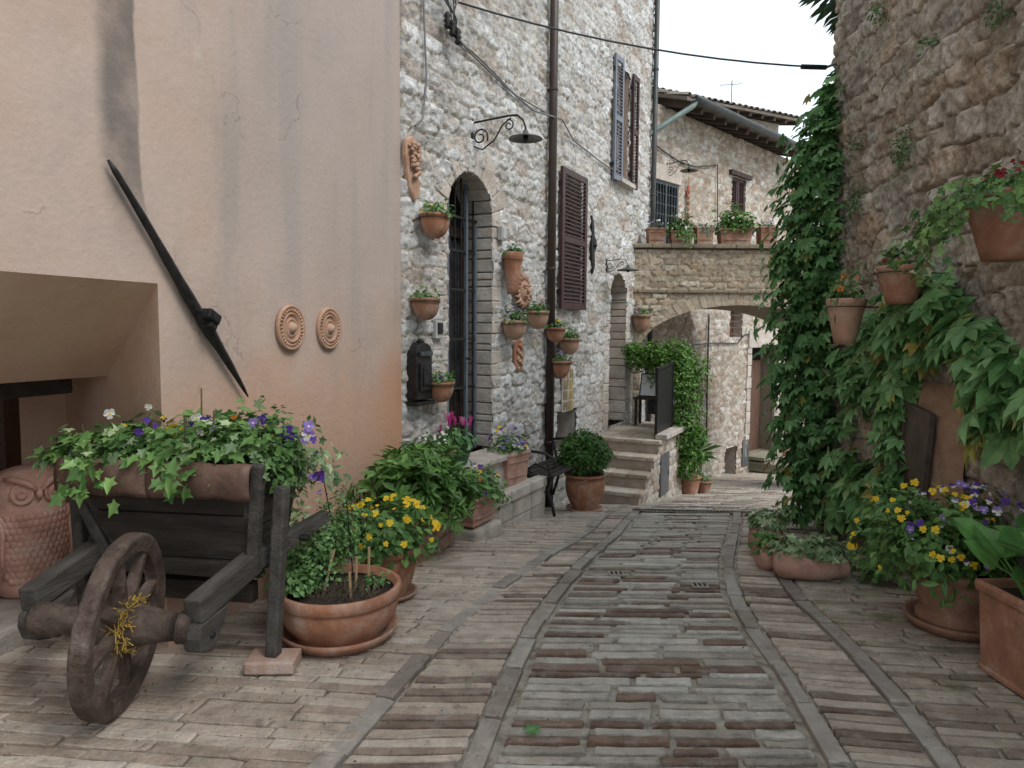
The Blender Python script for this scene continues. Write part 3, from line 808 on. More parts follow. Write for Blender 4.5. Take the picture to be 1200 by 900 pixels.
# ================================================================== PINK HOUSE
pink = thing('pink_house', 'pink plastered house wall with a splayed recess at the near left of the street', 'house', (A0[0], A0[1], 0), FP.ang)
def plaster():
    def ex(t, c, tcn):
        sx = t.nodes.new('ShaderNodeSeparateXYZ'); t.links.new(tcn.outputs['Object'], sx.inputs[0])
        nz_ = t.nodes.new('ShaderNodeTexNoise'); nz_.inputs['Scale'].default_value = 2.4; nz_.inputs['Detail'].default_value = 7
        mp = t.nodes.new('ShaderNodeMapping'); mp.inputs['Scale'].default_value = (1.6, 1, .22)
        t.links.new(tcn.outputs['Object'], mp.inputs[0]); t.links.new(mp.outputs[0], nz_.inputs['Vector'])
        def math_(op, a, b=None):
            n = t.nodes.new('ShaderNodeMath'); n.operation = op
            for i, v in enumerate((a, b)):
                if v is None: continue
                if isinstance(v, (int, float)): n.inputs[i].default_value = v
                else: t.links.new(v, n.inputs[i])
            return n.outputs[0]
        def mrange(v, a, b, lo=0, hi=1):
            n = t.nodes.new('ShaderNodeMapRange'); n.interpolation_type = 'SMOOTHSTEP'
            n.inputs['From Min'].default_value = a; n.inputs['From Max'].default_value = b
            n.inputs['To Min'].default_value = lo; n.inputs['To Max'].default_value = hi
            t.links.new(v, n.inputs['Value']); return n.outputs[0]
        def mix(f, a, colr):
            x = t.nodes.new('ShaderNodeMix'); x.data_type = 'RGBA'
            t.links.new(f, x.inputs[0]); t.links.new(a, x.inputs[6]); x.inputs[7].default_value = (*colr, 1); return x.outputs[2]
        # grey rain streaks (stretched noise)
        st = mrange(nz_.outputs['Fac'], .46, .68, 0, .55)
        hi = mrange(sx.outputs['Z'], .8, 2.2, .25, 1)
        rg = mrange(sx.outputs['X'], -2.6, -2.1, .1, 1)
        c = mix(math_('MULTIPLY', math_('MULTIPLY', st, hi), rg), c, (.27, .25, .235))
        lil = math_('MULTIPLY', mrange(sx.outputs['X'], -2.3, -1.5), mrange(math_('ADD', sx.outputs['Z'], math_('MULTIPLY', nz_.outputs['Fac'], .8)), 1.5, 2.6))
        c = mix(math_('MULTIPLY', lil, .5), c, (.335, .297, .28))
        # hairline cracks
        vm = t.nodes.new('ShaderNodeVectorMath'); vm.operation = 'ADD'; nv = t.nodes.new('ShaderNodeTexNoise'); nv.inputs['Scale'].default_value = 3.0; nv.inputs['Detail'].default_value = 6
        t.links.new(tcn.outputs['Object'], nv.inputs['Vector']); t.links.new(tcn.outputs['Object'], vm.inputs[0])
        sc_ = t.nodes.new('ShaderNodeVectorMath'); sc_.operation = 'SCALE'; sc_.inputs['Scale'].default_value = .5
        t.links.new(nv.outputs['Color'], sc_.inputs[0]); t.links.new(sc_.outputs[0], vm.inputs[1])
        vo = t.nodes.new('ShaderNodeTexVoronoi'); vo.feature = 'DISTANCE_TO_EDGE'; vo.inputs['Scale'].default_value = .9
        t.links.new(vm.outputs[0], vo.inputs['Vector'])
        ck = math_('MULTIPLY', mrange(vo.outputs['Distance'], .0018, .0040, 1, 0), mrange(nz_.outputs['Fac'], .5, .56))
        c = mix(math_('MULTIPLY', ck, .45), c, (.2, .15, .12))
        # one broad dark band of dirt running down to the iron tie
        n4 = t.nodes.new('ShaderNodeTexNoise'); n4.inputs['Scale'].default_value = 5; n4.inputs['Detail'].default_value = 6
        t.links.new(tcn.outputs['Object'], n4.inputs['Vector'])
        xw = math_('ADD', sx.outputs['X'], math_('MULTIPLY', math_('SUBTRACT', n4.outputs['Fac'], .5), .06))
        xw = math_('SUBTRACT', xw, mrange(sx.outputs['Z'], 2.3, 1.6, 0, .08))
        b1 = mrange(xw, -2.76, -2.66); b2 = mrange(xw, -2.535, -2.515, 1, 0); b3 = mrange(sx.outputs['Z'], 1.75, 2.25)
        b4 = mrange(n4.outputs['Fac'], .3, .6, .55, 1)
        c = mix(math_('MULTIPLY', math_('MULTIPLY', math_('MULTIPLY', b1, b2), b3), math_('MULTIPLY', b4, .8)), c, (.105, .095, .088))
        # orange bare plaster towards the corner foot and round the recess
        n5 = t.nodes.new('ShaderNodeTexNoise'); n5.inputs['Scale'].default_value = 1.6; n5.inputs['Detail'].default_value = 7
        t.links.new(tcn.outputs['Object'], n5.inputs['Vector'])
        zz = math_('ADD', sx.outputs['Z'], math_('MULTIPLY', math_('SUBTRACT', n5.outputs['Fac'], .5), 1.6))
        o1 = math_('MULTIPLY', mrange(sx.outputs['X'], -.75, -.02), mrange(zz, 1.75, .75))
        c = mix(math_('MULTIPLY', o1, .75), c, (.48, .25, .15))
        o2 = mrange(math_('SUBTRACT', zz, math_('MULTIPLY', sx.outputs['X'], .0)), 1.55, .85)
        c = mix(math_('MULTIPLY', o2, .5), c, (.52, .28, .17))
        o3 = math_('MULTIPLY', mrange(sx.outputs['Y'], .03, .25), mrange(zz, 1.9, 1.2))
        c = mix(math_('MULTIPLY', o3, .6), c, (.42, .22, .12))
        return c
    return mat('pink_plaster', [(.40, .292, .24), (.44, .332, .275), (.462, .357, .303), (.415, .325, .283)], .88, 1.3, .25, 26, extra=ex, ndetail=8,
               patch=[((.43, .285, .225), .8, .54, .72, .5), ((.36, .30, .265), 3.0, .52, .72, .4), ((.56, .47, .41), 5.5, .60, .68, .35), ((.33, .27, .235), .55, .5, .7, .4)])
M['plaster'] = plaster()
NX = -2.44; NZ = 1.69                      # recess edge and top
s_in, y_in = -1.78, 1.33
tS = .48; sm, ym, zm = NX + (s_in - NX) * tS, y_in * tS, 1.24
mb = MB()
def gridwall(mb, x0, x1, z0, z1, res=.08, seed=0, amp=.012):
    nx = max(2, int((x1 - x0) / res)); nz_ = max(2, int((z1 - z0) / res))
    X, Z = np.meshgrid(np.linspace(x0, x1, nx), np.linspace(z0, z1, nz_))
    taper = np.clip(np.minimum.reduce([X - x0, x1 - X, Z - z0, z1 - Z]) / .15, 0, 1)
    Y = amp * 2 * fbm(X * 1.3, Z * 1.3, seed, 4) * taper
    idx = np.arange(X.size).reshape(X.shape)
    f = np.stack([idx[:-1, :-1], idx[:-1, 1:], idx[1:, 1:], idx[1:, :-1]], -1).reshape(-1, 4)
    mb.addn(np.stack([X, Y, Z], -1).reshape(-1, 3), f)
gridwall(mb, NX, 0, -.6, 7.4, seed=1)
gridwall(mb, -8, NX, NZ, 7.4, seed=2)
gridwall(mb, -8, -5.2, -.6, NZ, seed=3)
mb.build('front_wall', M['plaster'], pink, smooth=True)
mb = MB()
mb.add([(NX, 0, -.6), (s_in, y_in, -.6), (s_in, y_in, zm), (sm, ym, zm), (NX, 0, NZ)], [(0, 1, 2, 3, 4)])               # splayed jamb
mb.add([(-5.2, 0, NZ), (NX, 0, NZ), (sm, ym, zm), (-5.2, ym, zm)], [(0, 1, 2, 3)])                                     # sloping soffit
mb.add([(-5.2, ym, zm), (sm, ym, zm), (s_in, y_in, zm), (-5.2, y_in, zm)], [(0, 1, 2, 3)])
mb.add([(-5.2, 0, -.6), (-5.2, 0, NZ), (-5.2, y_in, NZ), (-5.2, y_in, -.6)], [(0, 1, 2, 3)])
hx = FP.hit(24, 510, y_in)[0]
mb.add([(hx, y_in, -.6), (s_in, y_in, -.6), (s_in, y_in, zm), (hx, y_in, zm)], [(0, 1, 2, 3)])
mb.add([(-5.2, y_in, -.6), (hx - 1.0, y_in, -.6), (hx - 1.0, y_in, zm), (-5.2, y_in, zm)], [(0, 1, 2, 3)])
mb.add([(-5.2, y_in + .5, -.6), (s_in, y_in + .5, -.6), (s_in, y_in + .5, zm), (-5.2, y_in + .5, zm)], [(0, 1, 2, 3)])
mb.build('recess', mat('bounce_lightened_ochre_plaster', [(.48, .31, .225), (.58, .405, .305), (.62, .46, .36)], .88, 1.6, .3, 20, patch=[((.36, .22, .15), 2.2, .55, .75, .5), ((.50, .24, .12), 1.1, .55, .7, .5)]), pink)  # ochre recess plaster, colour lightened for the bounce light the soffit misses
mb = MB(); mb.box((hx - .5, y_in + .2, .3), (1.0, .05, 1.9)); mb.build('cellar_door', M['dark'], pink)
mb = MB(); bx0 = FP.hit(75, 455, ym + .2)
mb.box((-3.9, ym + .2, zm - .045), (2 * (bx0[0] + 3.9), .12, .085)); mb.build('lintel_beam', M['wood_dark'], pink, bevel=.006)
mb = MB()
mb.add([(0, 0, -.6), (0, 5, -.6), (0, 5, 7.4), (0, 0, 7.4)], [(0, 1, 2, 3)])
mb.add([(-8, 5, -.6), (0, 5, -.6), (0, 5, 7.4), (-8, 5, 7.4)], [(0, 1, 2, 3)])
mb.add([(-8, 0, -.6), (-8, 5, -.6), (-8, 5, 7.4), (-8, 0, 7.4)], [(0, 1, 2, 3)])
mb.build('rear_walls', M['plaster'], pink)
def tiled_roof(root, x0, x1, y0, y1, z0, slope, seed, name='roof', under=True):
    R = np.random.default_rng(seed); mb = MB(); n = int((x1 - x0) / .2); rows = int((y1 - y0) / .38)
    for i in range(n):
        for j in range(rows):
            xa = x0 + i * .2 + .1; ya = y0 + j * .38; za = z0 + (ya - y0) * slope
            r = .085 + R.normal() * .004; L = .44; a = R.random(); jx = R.normal() * .008
            V = []
            for (yy, rr, dz) in ((ya, r, .02), (ya + L, r * .82, -.01)):
                for th in np.linspace(0, math.pi, 6):
                    V.append((xa + jx + rr * math.cos(th), yy, za + (yy - ya) * slope + dz + rr * .75 * math.sin(th)))
                for th in np.linspace(math.pi, 0, 6):
                    V.append((xa + jx + (rr - .014) * math.cos(th), yy, za + (yy - ya) * slope + dz + (rr - .014) * .75 * math.sin(th)))
            f = [(k, (k + 1) % 12, 12 + (k + 1) % 12, 12 + k) for k in range(12)] + [(k, 11 - k, 10 - k, k + 1) for k in range(5)]
            mb.add(V, f, 0, a)
    z1 = z0 + (y1 - y0) * slope
    mb.add([(x0, y0, z0 - .012), (x1, y0, z0 - .012), (x1, y1, z1 - .012), (x0, y1, z1 - .012), (x0, y0, z0 - .07), (x1, y0, z0 - .07), (x1, y1, z1 - .07), (x0, y1, z1 - .07)],
           [(0, 1, 2, 3), (7, 6, 5, 4), (0, 4, 5, 1), (1, 5, 6, 2), (3, 2, 6, 7), (0, 3, 7, 4)], 0, .2)
    o = mb.build(name, M['rooftile'], root, smooth=False)
    if under:
        b = MB(); k = x0 + .15
        while k < x1:
            b.beam((k, y0 + .04, z0 - .12), (k, y0 + .9, z0 - .12 + .86 * slope), .07, .09); k += .42
        b.build('rafters', M['oldwood'], o)
    return o
tiled_roof(pink, -8, .15, -.35, 5, 7.35, .25, 5)

# wall things on the pink house
def onface(fr, px, py, y=0.0):
    h = fr.hit(px, py, y); return h, fr.W(h[0], h[1], h[2])
a = FP.hit(120, 188); b = FP.hit(285, 465); k_ = FP.hit(234, 371)
t = thing('wall_tie', 'long black iron wall tie slanting across the pink plaster above the barrow', 'wall tie', FP.W(k_[0], 0, k_[2]), FP.ang)
mb = MB(); n = 26; us = np.linspace(0, 1, n)
wdt = lambda q: np.interp(q, [0, .04, .3, .6, .66, .75, .95, 1], [.006, .013, .020, .029, .031, .024, .011, .003])
mb.tube([np.array([(a * (1 - u) + b * u - k_)[0] + .004 * math.sin(u * 9), -.030, (a * (1 - u) + b * u - k_)[2]]) for u in us], [float(wdt(u)) * (1 + .04 * math.sin(u * 40)) for u in us], 7)
mb.build('bar', M['iron'], t, smooth=True)
mb = MB(); mb.box((0, -.05, 0), (.085, .09, .05), rot=(0, .5, 0)); mb.box((.005, -.05, -.035), (.05, .07, .05), rot=(0, .5, 0)); mb.build('key', M['iron'], t, bevel=.008)
for (px, py, lb) in ((338, 384, 'round terracotta wall medallion nearer the barrow, left of the pair on the pink wall'), (383, 385, 'round terracotta wall medallion nearer the stone house, right of the pair on the pink wall')):
    h, w = onface(FP, px, py)
    t = thing('wall_medallion', lb, 'medallion', w, FP.ang, 'terracotta medallions on the pink wall')
    Rm = ((1, 0, 0), (0, 0, -1), (0, 1, 0))     # lathe axis z -> -y
    Rm = ((1, 0, 0), (0, 0, -1), (0, 1, 0))
    mb = MB(); mb.lathe([(.128, 0), (.134, .014), (.130, .028), (.120, .030), (.112, .020), (.090, .018), (.084, .030), (.078, .030), (.072, .016), (.058, .018), (.052, .028), (.046, .028), (.040, .018), (.030, .026), (.026, .042), (.016, .050), (0, .052)], 48, mat=Rm)
    mb.build('disc', M['terra_beige'], t, smooth=True)
    mb = MB()
    for i in range(30):
        th = i * math.pi / 15; mb.ball((.102 * math.cos(th), -.024, .102 * math.sin(th)), (.011, .009, .008), 6, 4, rot=(0, -th, 0))
    mb.build('bead_ring', M['terra_beige'], t, smooth=True)

# ================================================================== STONE HOUSE
sh = thing('stone_house', 'tall pale rubble stone house with maroon shutters and an arched door', 'house', (A0[0], A0[1], 0), FA.ang)
XE = 6.72
D1 = (1.045, .40, .36, 2.45, .42)           # door: centre, half width, sill, spring, rise
h2a = FA.hit(713, 470); D2 = (5.2, .36, .16, 1.92, .36)
D3 = (6.12, .17, .2, 1.75, .28)
bA = FA.hit(650, 482); bB = FA.hit(668, 505)
base = (float(bA[0]), float(bA[0]) + .62, .02, float(bA[2]))
win = (5.08, 5.52, 3.58, 5.06)
holes = [hole_arch(*D1), hole_arch(*D2), hole_arch(*D3), hole_rect(*base), hole_rect(*win)]
rubble('rubble_wall', M['stone_pale'], sh, 0.0, XE, -1.3, 7.0, .0155, .29, .132, .024, 21, holes, joint=(.01, .11), rough=.017, jit=.27, p=4.5, warp=.06, big=.03)
rubble('upper_wall', M['stone_pale'], sh, 0.0, XE, 7.0, 8.6, .04, .26, .118, .019, 22, p=4.5)
mb = MB()
mb.box((XE - .15, 2.5, 3.6), (.3, 4.9, 9.9)); mb.box((XE / 2, 4.9, 3.6), (XE, .3, 9.9)); mb.box((.15, 2.6, 3.6), (.28, 4.7, 9.9))
mb.build('rear_walls', M['stone_far'], sh, extra={'mort': np.full(24, .6)})
tiled_roof(sh, -.3, XE + .3, -.5, 5, 8.5, .28, 6)
def reveal_rect(x0, x1, z0, z1, dep, mtl, name, sill=None):
    mb = MB()
    mb.box(((x0 - .06), dep / 2, (z0 + z1) / 2), (.12, dep, z1 - z0 + .24)); mb.box(((x1 + .06), dep / 2, (z0 + z1) / 2), (.12, dep, z1 - z0 + .24))
    mb.box(((x0 + x1) / 2, dep / 2, z1 + .06), (x1 - x0, dep, .12)); mb.box(((x0 + x1) / 2, dep / 2, z0 - .06), (x1 - x0, dep, .12))
    return mb.build(name, mtl, sh)
def arch_stones(D, dep, thick, name, seed, proud=.022, jamb=(.2, .32), mtl='block', nv=13, jh=(.08, .2)):
    cx, hw, z0, sp, rise = D; R = np.random.default_rng(seed); mb = MB()
    for i in range(nv):
        t0 = math.pi * i / nv + .012; t1 = math.pi * (i + 1) / nv - .012; th = thick * (.85 + .3 * R.random())
        pr = proud + R.normal() * .005; poly = []
        for tt in np.linspace(t0, t1, 4): poly.append((cx + hw * math.cos(tt), sp + rise * math.sin(tt)))
        for tt in np.linspace(t1, t0, 4): poly.append((cx + (hw + th) * math.cos(tt), sp + (rise + th) * math.sin(tt)))
        mb.prism(poly, -pr, dep, a=R.random())
    for s_ in (-1, 1):
        z = z0
        while z < sp - .01:
            hgt = min(R.uniform(*jh), sp - z)
            if sp - z - hgt < .04: hgt = sp - z
            w = R.uniform(*jamb)
            mb.box((cx + s_ * (hw + w / 2), (dep - proud) / 2, z + hgt / 2), (w, dep + proud + R.normal() * .006, hgt - .008), a=R.random())
            z += hgt
    return mb.build(name, M[mtl], sh, bevel=.010, seg=2)
arch_stones(D1, .34, .34, 'arch_surround', 31, nv=11, proud=.022, jamb=(.14, .26), jh=(.06, .14))
arch_stones(D2, .24, .17, 'arch_surround', 32, jamb=(.14, .24), nv=11)
arch_stones(D3, .2, .12, 'arch_surround', 33, jamb=(.08, .14), nv=7)
def arch_panel(D, y, th, mt, name, parent, inset=0.0):
    cx, hw, z0, sp, rise = D; poly = [(cx - hw, z0), (cx + hw, z0)] + [(cx + hw * math.cos(tt), sp + rise * math.sin(tt)) for tt in np.linspace(0, math.pi, 16)]
    mb = MB(); mb.prism(poly, y, y + th); return mb.build(name, mt, parent)
dr = arch_panel((D1[0], D1[1] + .02, D1[2], D1[3], D1[4] + .02), .30, .05, M['dark'], 'arched_door', sh)
mb = MB()
for k in range(2):
    x0 = D1[0] - .39 + k * .40
    mb.box((x0 + .05, .27, 1.4), (.07, .05, 2.1)); mb.box((x0 + .33, .27, 1.4), (.07, .05, 2.1)); mb.box((x0 + .19, .265, .6), (.3, .04, .4)); mb.box((x0 + .19, .262, 2.38), (.3, .05, .09))
mb.build('door_leaves', M['door_wood'], dr, bevel=.004)
mb = MB(); mb.box((D1[0] + .02, .285, 1.62), (.66, .012, 1.4)); mb.build('door_glass', M['glass'], dr)
mb = MB(); mb.box((D1[0] - .14, .15, 1.60), (.035, .035, 2.48)); mb.box((D1[0] + .20, .15, 1.60), (.03, .03, 2.44)); mb.box((D1[0] - .36, .15, 1.5), (.03, .03, 2.2)); mb.box((D1[0] + .37, .15, 1.4), (.03, .03, 2.1))
mb.build('gate_frame', M['iron_blue'], dr, bevel=.003)
mb = MB()
for k in range(7):
    x = D1[0] - .33 + k * .11; zt = D1[3] + D1[4] * math.sqrt(max(0, 1 - ((x - D1[0]) / D1[1]) ** 2)); mb.tube([(x, .15, D1[2]), (x, .15, zt)], .009, 6)
for z in (.62, .95, 1.4, 1.85, 2.2, 2.5):
    mb.box((D1[0], .15, z), (.78, .022, .022))
mb.build('gate_bars', M['iron'], dr)
mb = MB(); mb.tube([(D1[0] + .16, .12, 1.22), (D1[0] + .16, .06, 1.22), (D1[0] + .10, .06, 1.22)], .01, 6); mb.build('gate_handle', M['iron'], dr)
arch_panel((D2[0], D2[1] + .02, D2[2], D2[3], D2[4] + .02), .22, .05, M['stone_bridge'], 'blocked_doorway', sh)
arch_panel((D3[0], D3[1] + .02, D3[2], D3[3], D3[4] + .02), .16, .05, M['dark'], 'narrow_arched_opening', sh)
reveal_rect(*base, .35, M['block'], 'cellar_reveal')
mb = MB(); mb.box(((base[0] + base[1]) / 2, .36, (base[2] + base[3]) / 2), (base[1] - base[0] + .2, .04, base[3] - base[2] + .2)); mb.build('cellar_opening', M['dark'], sh)
reveal_rect(*win, .22, mat('pink_reveal_plaster', [(.40, .28, .22), (.48, .36, .29)], .9, 6), 'window_reveal')
w = MB(); w.box(((win[0] + win[1]) / 2, .20, (win[2] + win[3]) / 2), (win[1] - win[0], .02, win[3] - win[2])); wn = w.build('window', M['glass'], sh)
mb = MB()
for x in (win[0] + .02, (win[0] + win[1]) / 2, win[1] - .02): mb.box((x, .18, (win[2] + win[3]) / 2), (.04, .04, win[3] - win[2]))
for z in (win[2] + .02, 4.3, win[3] - .02): mb.box(((win[0] + win[1]) / 2, .182, z), (win[1] - win[0], .03, .04))
mb.build('frame', M['door_wood'], wn)
mb = MB(); mb.box(((win[0] + win[1]) / 2, -.03, win[2] - .05), (.62, .16, .06)); mb.build('sill', M['block'], sh, bevel=.006)
def shutter(parent, x0, x1, z0, z1, mt, y=-.045, rails=2, th=.035, hinge=None, ang=0.0, label=None, slat=.045):
    w = x1 - x0; mb = MB(); st = min(.07, w * .16)
    mb.box((st / 2, 0, (z1 - z0) / 2), (st, th, z1 - z0)); mb.box((w - st / 2, 0, (z1 - z0) / 2), (st, th, z1 - z0))
    zz = np.linspace(0, z1 - z0, rails + 1); rh = .07
    for i, z in enumerate(zz):
        mb.box((w / 2, 0, min(max(z, rh / 2), z1 - z0 - rh / 2)), (w - 2 * st, th * .96, rh if 0 < i < rails else rh))
    for i in range(rails):
        z = zz[i] + (rh if i == 0 else rh / 2) + slat / 2
        while z < zz[i + 1] - rh * .7:
            mb.box((w / 2, 0, z), (w - 2 * st, .008, slat * .95), rot=(-.75, 0, 0)); z += slat
    o = mb.build('shutter', mt, parent, bevel=.002, seg=1)
    o.location = (x0, y, z0); o.rotation_euler = (0, 0, ang)
    for z in (.12 * (z1 - z0), .88 * (z1 - z0)):
        b = MB(); b.box((w if hinge == 'r' else 0, .02, z), (.02, .05, .05)); b.build('hinge', M['iron'], o)
    if label: o['label'] = label
    return o
shutter(sh, 2.98, 3.76, 1.73, 3.31, M['shutter'], y=-.07, label='closed maroon louvred shutter of the lower window')
shutter(sh, 4.76, 5.05, 3.50, 5.12, M['shutter_sky_tint'], y=-.06, ang=-.08, label='left leaf of the upper window shutters with sky light painted into its blue-grey colour')
shutter(sh, 5.56, 5.80, 3.52, 5.10, M['shutter'], y=-.06, ang=-.04, label='right maroon leaf of the upper window shutters')

# doorstep, ledge and curb in front of the stone house
t = thing('doorstep', 'block of pale stone forming the step below the arched door', 'step', FA.W(.72, -.17, 0), FA.ang)
mb = MB(); mb.box((-.05, .02, -.02), (1.35, .30, .70), a=.6); mb.box((.0, 0.0, .34), (1.32, .36, .055), a=.9); mb.build('stone', M['block'], t, bevel=.015)
t = thing('stone_ledge', 'low stone ledge with a green painted edge running under the house wall', 'ledge', FA.W(0, 0, 0), FA.ang)
R = np.random.default_rng(5); mb = MB(); x = .50
while x < 1.72:
    w_ = min(R.uniform(.3, .5), 1.74 - x); mb.box((x + w_ / 2, -.43, .035), (w_ - .008, .11, .10), a=R.random()); x += w_
x = .5
while x < 1.72:
    w_ = min(R.uniform(.25, .4), 1.74 - x)
    mb.box((x + w_ / 2, -.41, -.10), (w_ - .008, .1, .16), a=R.random()); mb.box((x + w_ / 2, -.405, -.33), (w_ - .008, .1, .30), a=R.random()); x += w_
mb.box((1.11, -.23, -.2), (1.20, .33, .5), a=.4); mb.box((.47, -.25, -.14), (.08, .42, .42), a=.2)
mb.build('curb', M['block'], t, bevel=.014)
mb = MB(); mb.box((1.05, -.365, .062), (1.3, .02, .02)); mb.build('painted_edge', M['green_edge'], t)
t = thing('stone_block', 'rough low stone under the violet planter beside the ledge', 'stone', FA.W(.30, -.46, -.11), FA.ang)
mb = MB(); mb.box((0, 0, 0), (.42, .34, .14), a=.3); mb.build('stone', M['block'], t, bevel=.03, seg=3)

# drainpipes
def pipe(label, x, y, z0, z1, r, mt, fr=FA, elbow=None):
    t = thing('drainpipe', label, 'drainpipe', fr.W(x, y, z0), fr.ang)
    mb = MB(); mb.tube([(0, 0, 0), (0, 0, z1 - z0)], r, 14); mb.build('pipe', mt, t, smooth=True)
    z = .8
    while z < z1 - z0:
        mb = MB(); mb.lathe([(r + .004, -.015), (r + .008, -.01), (r + .008, .01), (r + .004, .015)], 14, c=(0, 0, z)); mb.box((0, r + .02, z), (.02, .05, .025)); mb.build('bracket', mt, t); z += 1.9
    return t
pipe('brown drainpipe running down the stone house between door and lower shutter', 2.69, -.085, -.55, 8.4, .045, M['brown_pipe'])
pipe('slim dark drainpipe on the far corner of the stone house', XE - .05, -.07, -1.0, 8.4, .040, M['dark_pipe'])
h = FA.hit(640, 487); t = thing('utility_cover', 'narrow dark metal cover at the foot of the brown drainpipe', 'meter cover', FA.W(h[0], -.03, h[2]), FA.ang)
mb = MB(); mb.box((0, -.01, -.1), (.16, .04, .5)); mb.build('cover', M['iron'], t, bevel=.005); mb = MB(); mb.box((.04, -.035, -.1), (.015, .01, .04)); mb.build('latch', M['iron_grey'], t)

# mailbox, bell, electric box, anchor, tile picture
h = FA.hit(484, 432)
t = thing('mailbox', 'ornate black cast iron mailbox with an arched top beside the plaster corner', 'mailbox', FA.W(.16, -.02, h[2]), FA.ang)
mb = MB(); mb.prism([(-.11, -.24), (.11, -.24), (.11, .13)] + [(.11 * math.cos(q), .13 + .08 * math.sin(q)) for q in np.linspace(.2, math.pi - .2, 7)] + [(-.11, .13)], -.09, .01)
mb.build('box', M['iron'], t, bevel=.008)
mb = MB(); mb.box((0, -.105, .12), (.17, .02, .035)); mb.build('flap', M['iron_grey'], t, bevel=.004)
mb = MB(); mb.box((0, -.10, -.06), (.15, .012, .22)); mb.box((0, -.11, -.06), (.09, .012, .14)); mb.build('door', M['iron'], t, bevel=.004)
mb = MB(); mb.lathe([(.0, 0), (.03, 0), (.035, .02), (.01, .04)], 10, c=(0, -.05, .20)); mb.box((0, -.04, -.27), (.26, .13, .03)); mb.build('trim', M['iron'], t, bevel=.004)
h = FA.hit(508, 386)
t = thing('doorbell', 'small grey and black doorbell panel left of the arched door', 'doorbell', FA.W(h[0], -.02, h[2]), FA.ang)
mb = MB(); mb.box((0, -.02, 0), (.11, .04, .15)); mb.build('plate', M['plastic_grey'], t, bevel=.006)
mb = MB(); mb.box((.005, -.045, .01), (.07, .014, .09)); mb.build('button_panel', M['iron'], t, bevel=.004)
h = FA.hit(583, 274)
t = thing('junction_box', 'small square grey junction box right of the arched door', 'junction box', FA.W(h[0], -.03, h[2]), FA.ang)
mb = MB(); mb.box((0, -.02, 0), (.10, .05, .13)); mb.build('box', M['plastic_grey'], t, bevel=.006); mb = MB(); mb.box((0, -.048, 0), (.075, .008, .10)); mb.build('lid', M['plastic_grey'], t, bevel=.003)
h = FA.hit(691, 287)
t = thing('shutter_stay', 'black wrought iron ornament on the wall right of the lower shutter', 'iron ornament', FA.W(h[0], -.03, h[2]), FA.ang)
mb = MB(); mb.prism([(-.05, .36), (.03, .30), (.06, .12), (.13, .06), (.13, -.04), (.07, -.08), (.09, -.26), (.02, -.36), (-.02, -.2), (-.04, .0), (-.02, .15)], -.015, .015); mb.build('figure', M['iron'], t, bevel=.004)
mb = MB(); mb.ball((.06, -.02, .0), .03, 8, 6); mb.build('boss', M['iron'], t)
h = FA.hit(661, 456)
t = thing('tile_picture', 'small framed picture of beige and ochre tiles under the wall pots', 'tile picture', FA.W(h[0], -.03, h[2]), FA.ang)
mb = MB(); mb.box((0, -.01, 0), (.34, .02, .52)); mb.build('backing', M['block'], t, bevel=.004)
mb = MB(); R = np.random.default_rng(2)
for i in range(3):
    for j in range(4):
        mb.box((-.1 + i * .1, -.025, -.19 + j * .125), (.07 + R.random() * .02, .012, .09 + R.random() * .02), rot=(0, R.normal() * .06, 0), a=R.random())
mb.build('tiles', mat('ochre_tiles', [(.22, .19, .13), (.42, .30, .12), (.46, .42, .34)], .4, 12, attr='v', noise_amt=.4), t, bevel=.003)

# terracotta reliefs
def relief(px, py, name, label, build, sc=1.0):
    h = FA.hit(px, py, -.05); t = thing(name, label, 'wall relief', FA.W(h[0], -.02, h[2]), FA.ang); build(t); t.scale = (sc * 1.25, sc, sc); return t
def grapes(t):
    mb = MB(); mb.prism([(-.09, .26), (-.02, .31), (.06, .27), (.09, .15), (.06, -.02), (.10, -.14), (.08, -.27), (.02, -.32), (-.05, -.2), (-.08, -.05), (-.10, .1)], -.05, .02); mb.build('backing', M['terra_beige'], t, bevel=.02, seg=3)
    mb = MB(); R = np.random.default_rng(3)
    for k in range(40):
        z = R.uniform(-.12, .24); x = R.uniform(-1, 1) * (.035 + .04 * (z + .12) / .36); mb.ball((x + .0, -.07 - R.random() * .02, z), .022, 8, 6)
    mb.build('grapes', M['terra_beige'], t, smooth=True)
    mb = MB()
    for k in range(5):
        mb.ball((-.06 + k * .03, -.06, .2 + .02 * (k % 2)), (.03, .012, .02), 8, 5, rot=(0, k, 0))
    mb.build('leaves', M['terra_beige'], t, smooth=True)
relief(484, 197, 'grape_relief', 'terracotta wall relief of hanging grapes next to the plaster corner', grapes, .78)
def face(t):
    mb = MB(); mb.ball((0, -.02, 0), (.085, .07, .115), 16, 12); mb.build('head', M['terra_beige'], t, smooth=True)
    mb = MB(); R = np.random.default_rng(6)
    for k in range(18):
        th = k / 18 * 2 * math.pi; L = .145 + .03 * (k % 2)
        mb.tube([(.075 * math.cos(th), -.03, .10 * math.sin(th)), (.11 * math.cos(th + .12), -.05, .135 * math.sin(th + .12)), (L * math.cos(th), -.03, (L + .02) * math.sin(th))], [.024, .02, .006], 7)
    mb.build('mane', M['terra_beige'], t, smooth=True)
    mb = MB(); mb.tube([(0, -.09, .03), (0, -.105, -.01), (0, -.095, -.025)], [.008, .016, .012], 8)
    for s_ in (-1, 1): mb.ball((s_ * .032, -.082, .03), (.016, .01, .01), 8, 6); mb.tube([(s_ * .055, -.078, .045), (s_ * .03, -.092, .055), (s_ * .012, -.09, .045)], .007, 6)
    mb.tube([(-.03, -.084, -.048), (0, -.094, -.054), (.03, -.084, -.048)], .008, 6); mb.build('features', M['terra_beige'], t, smooth=True)
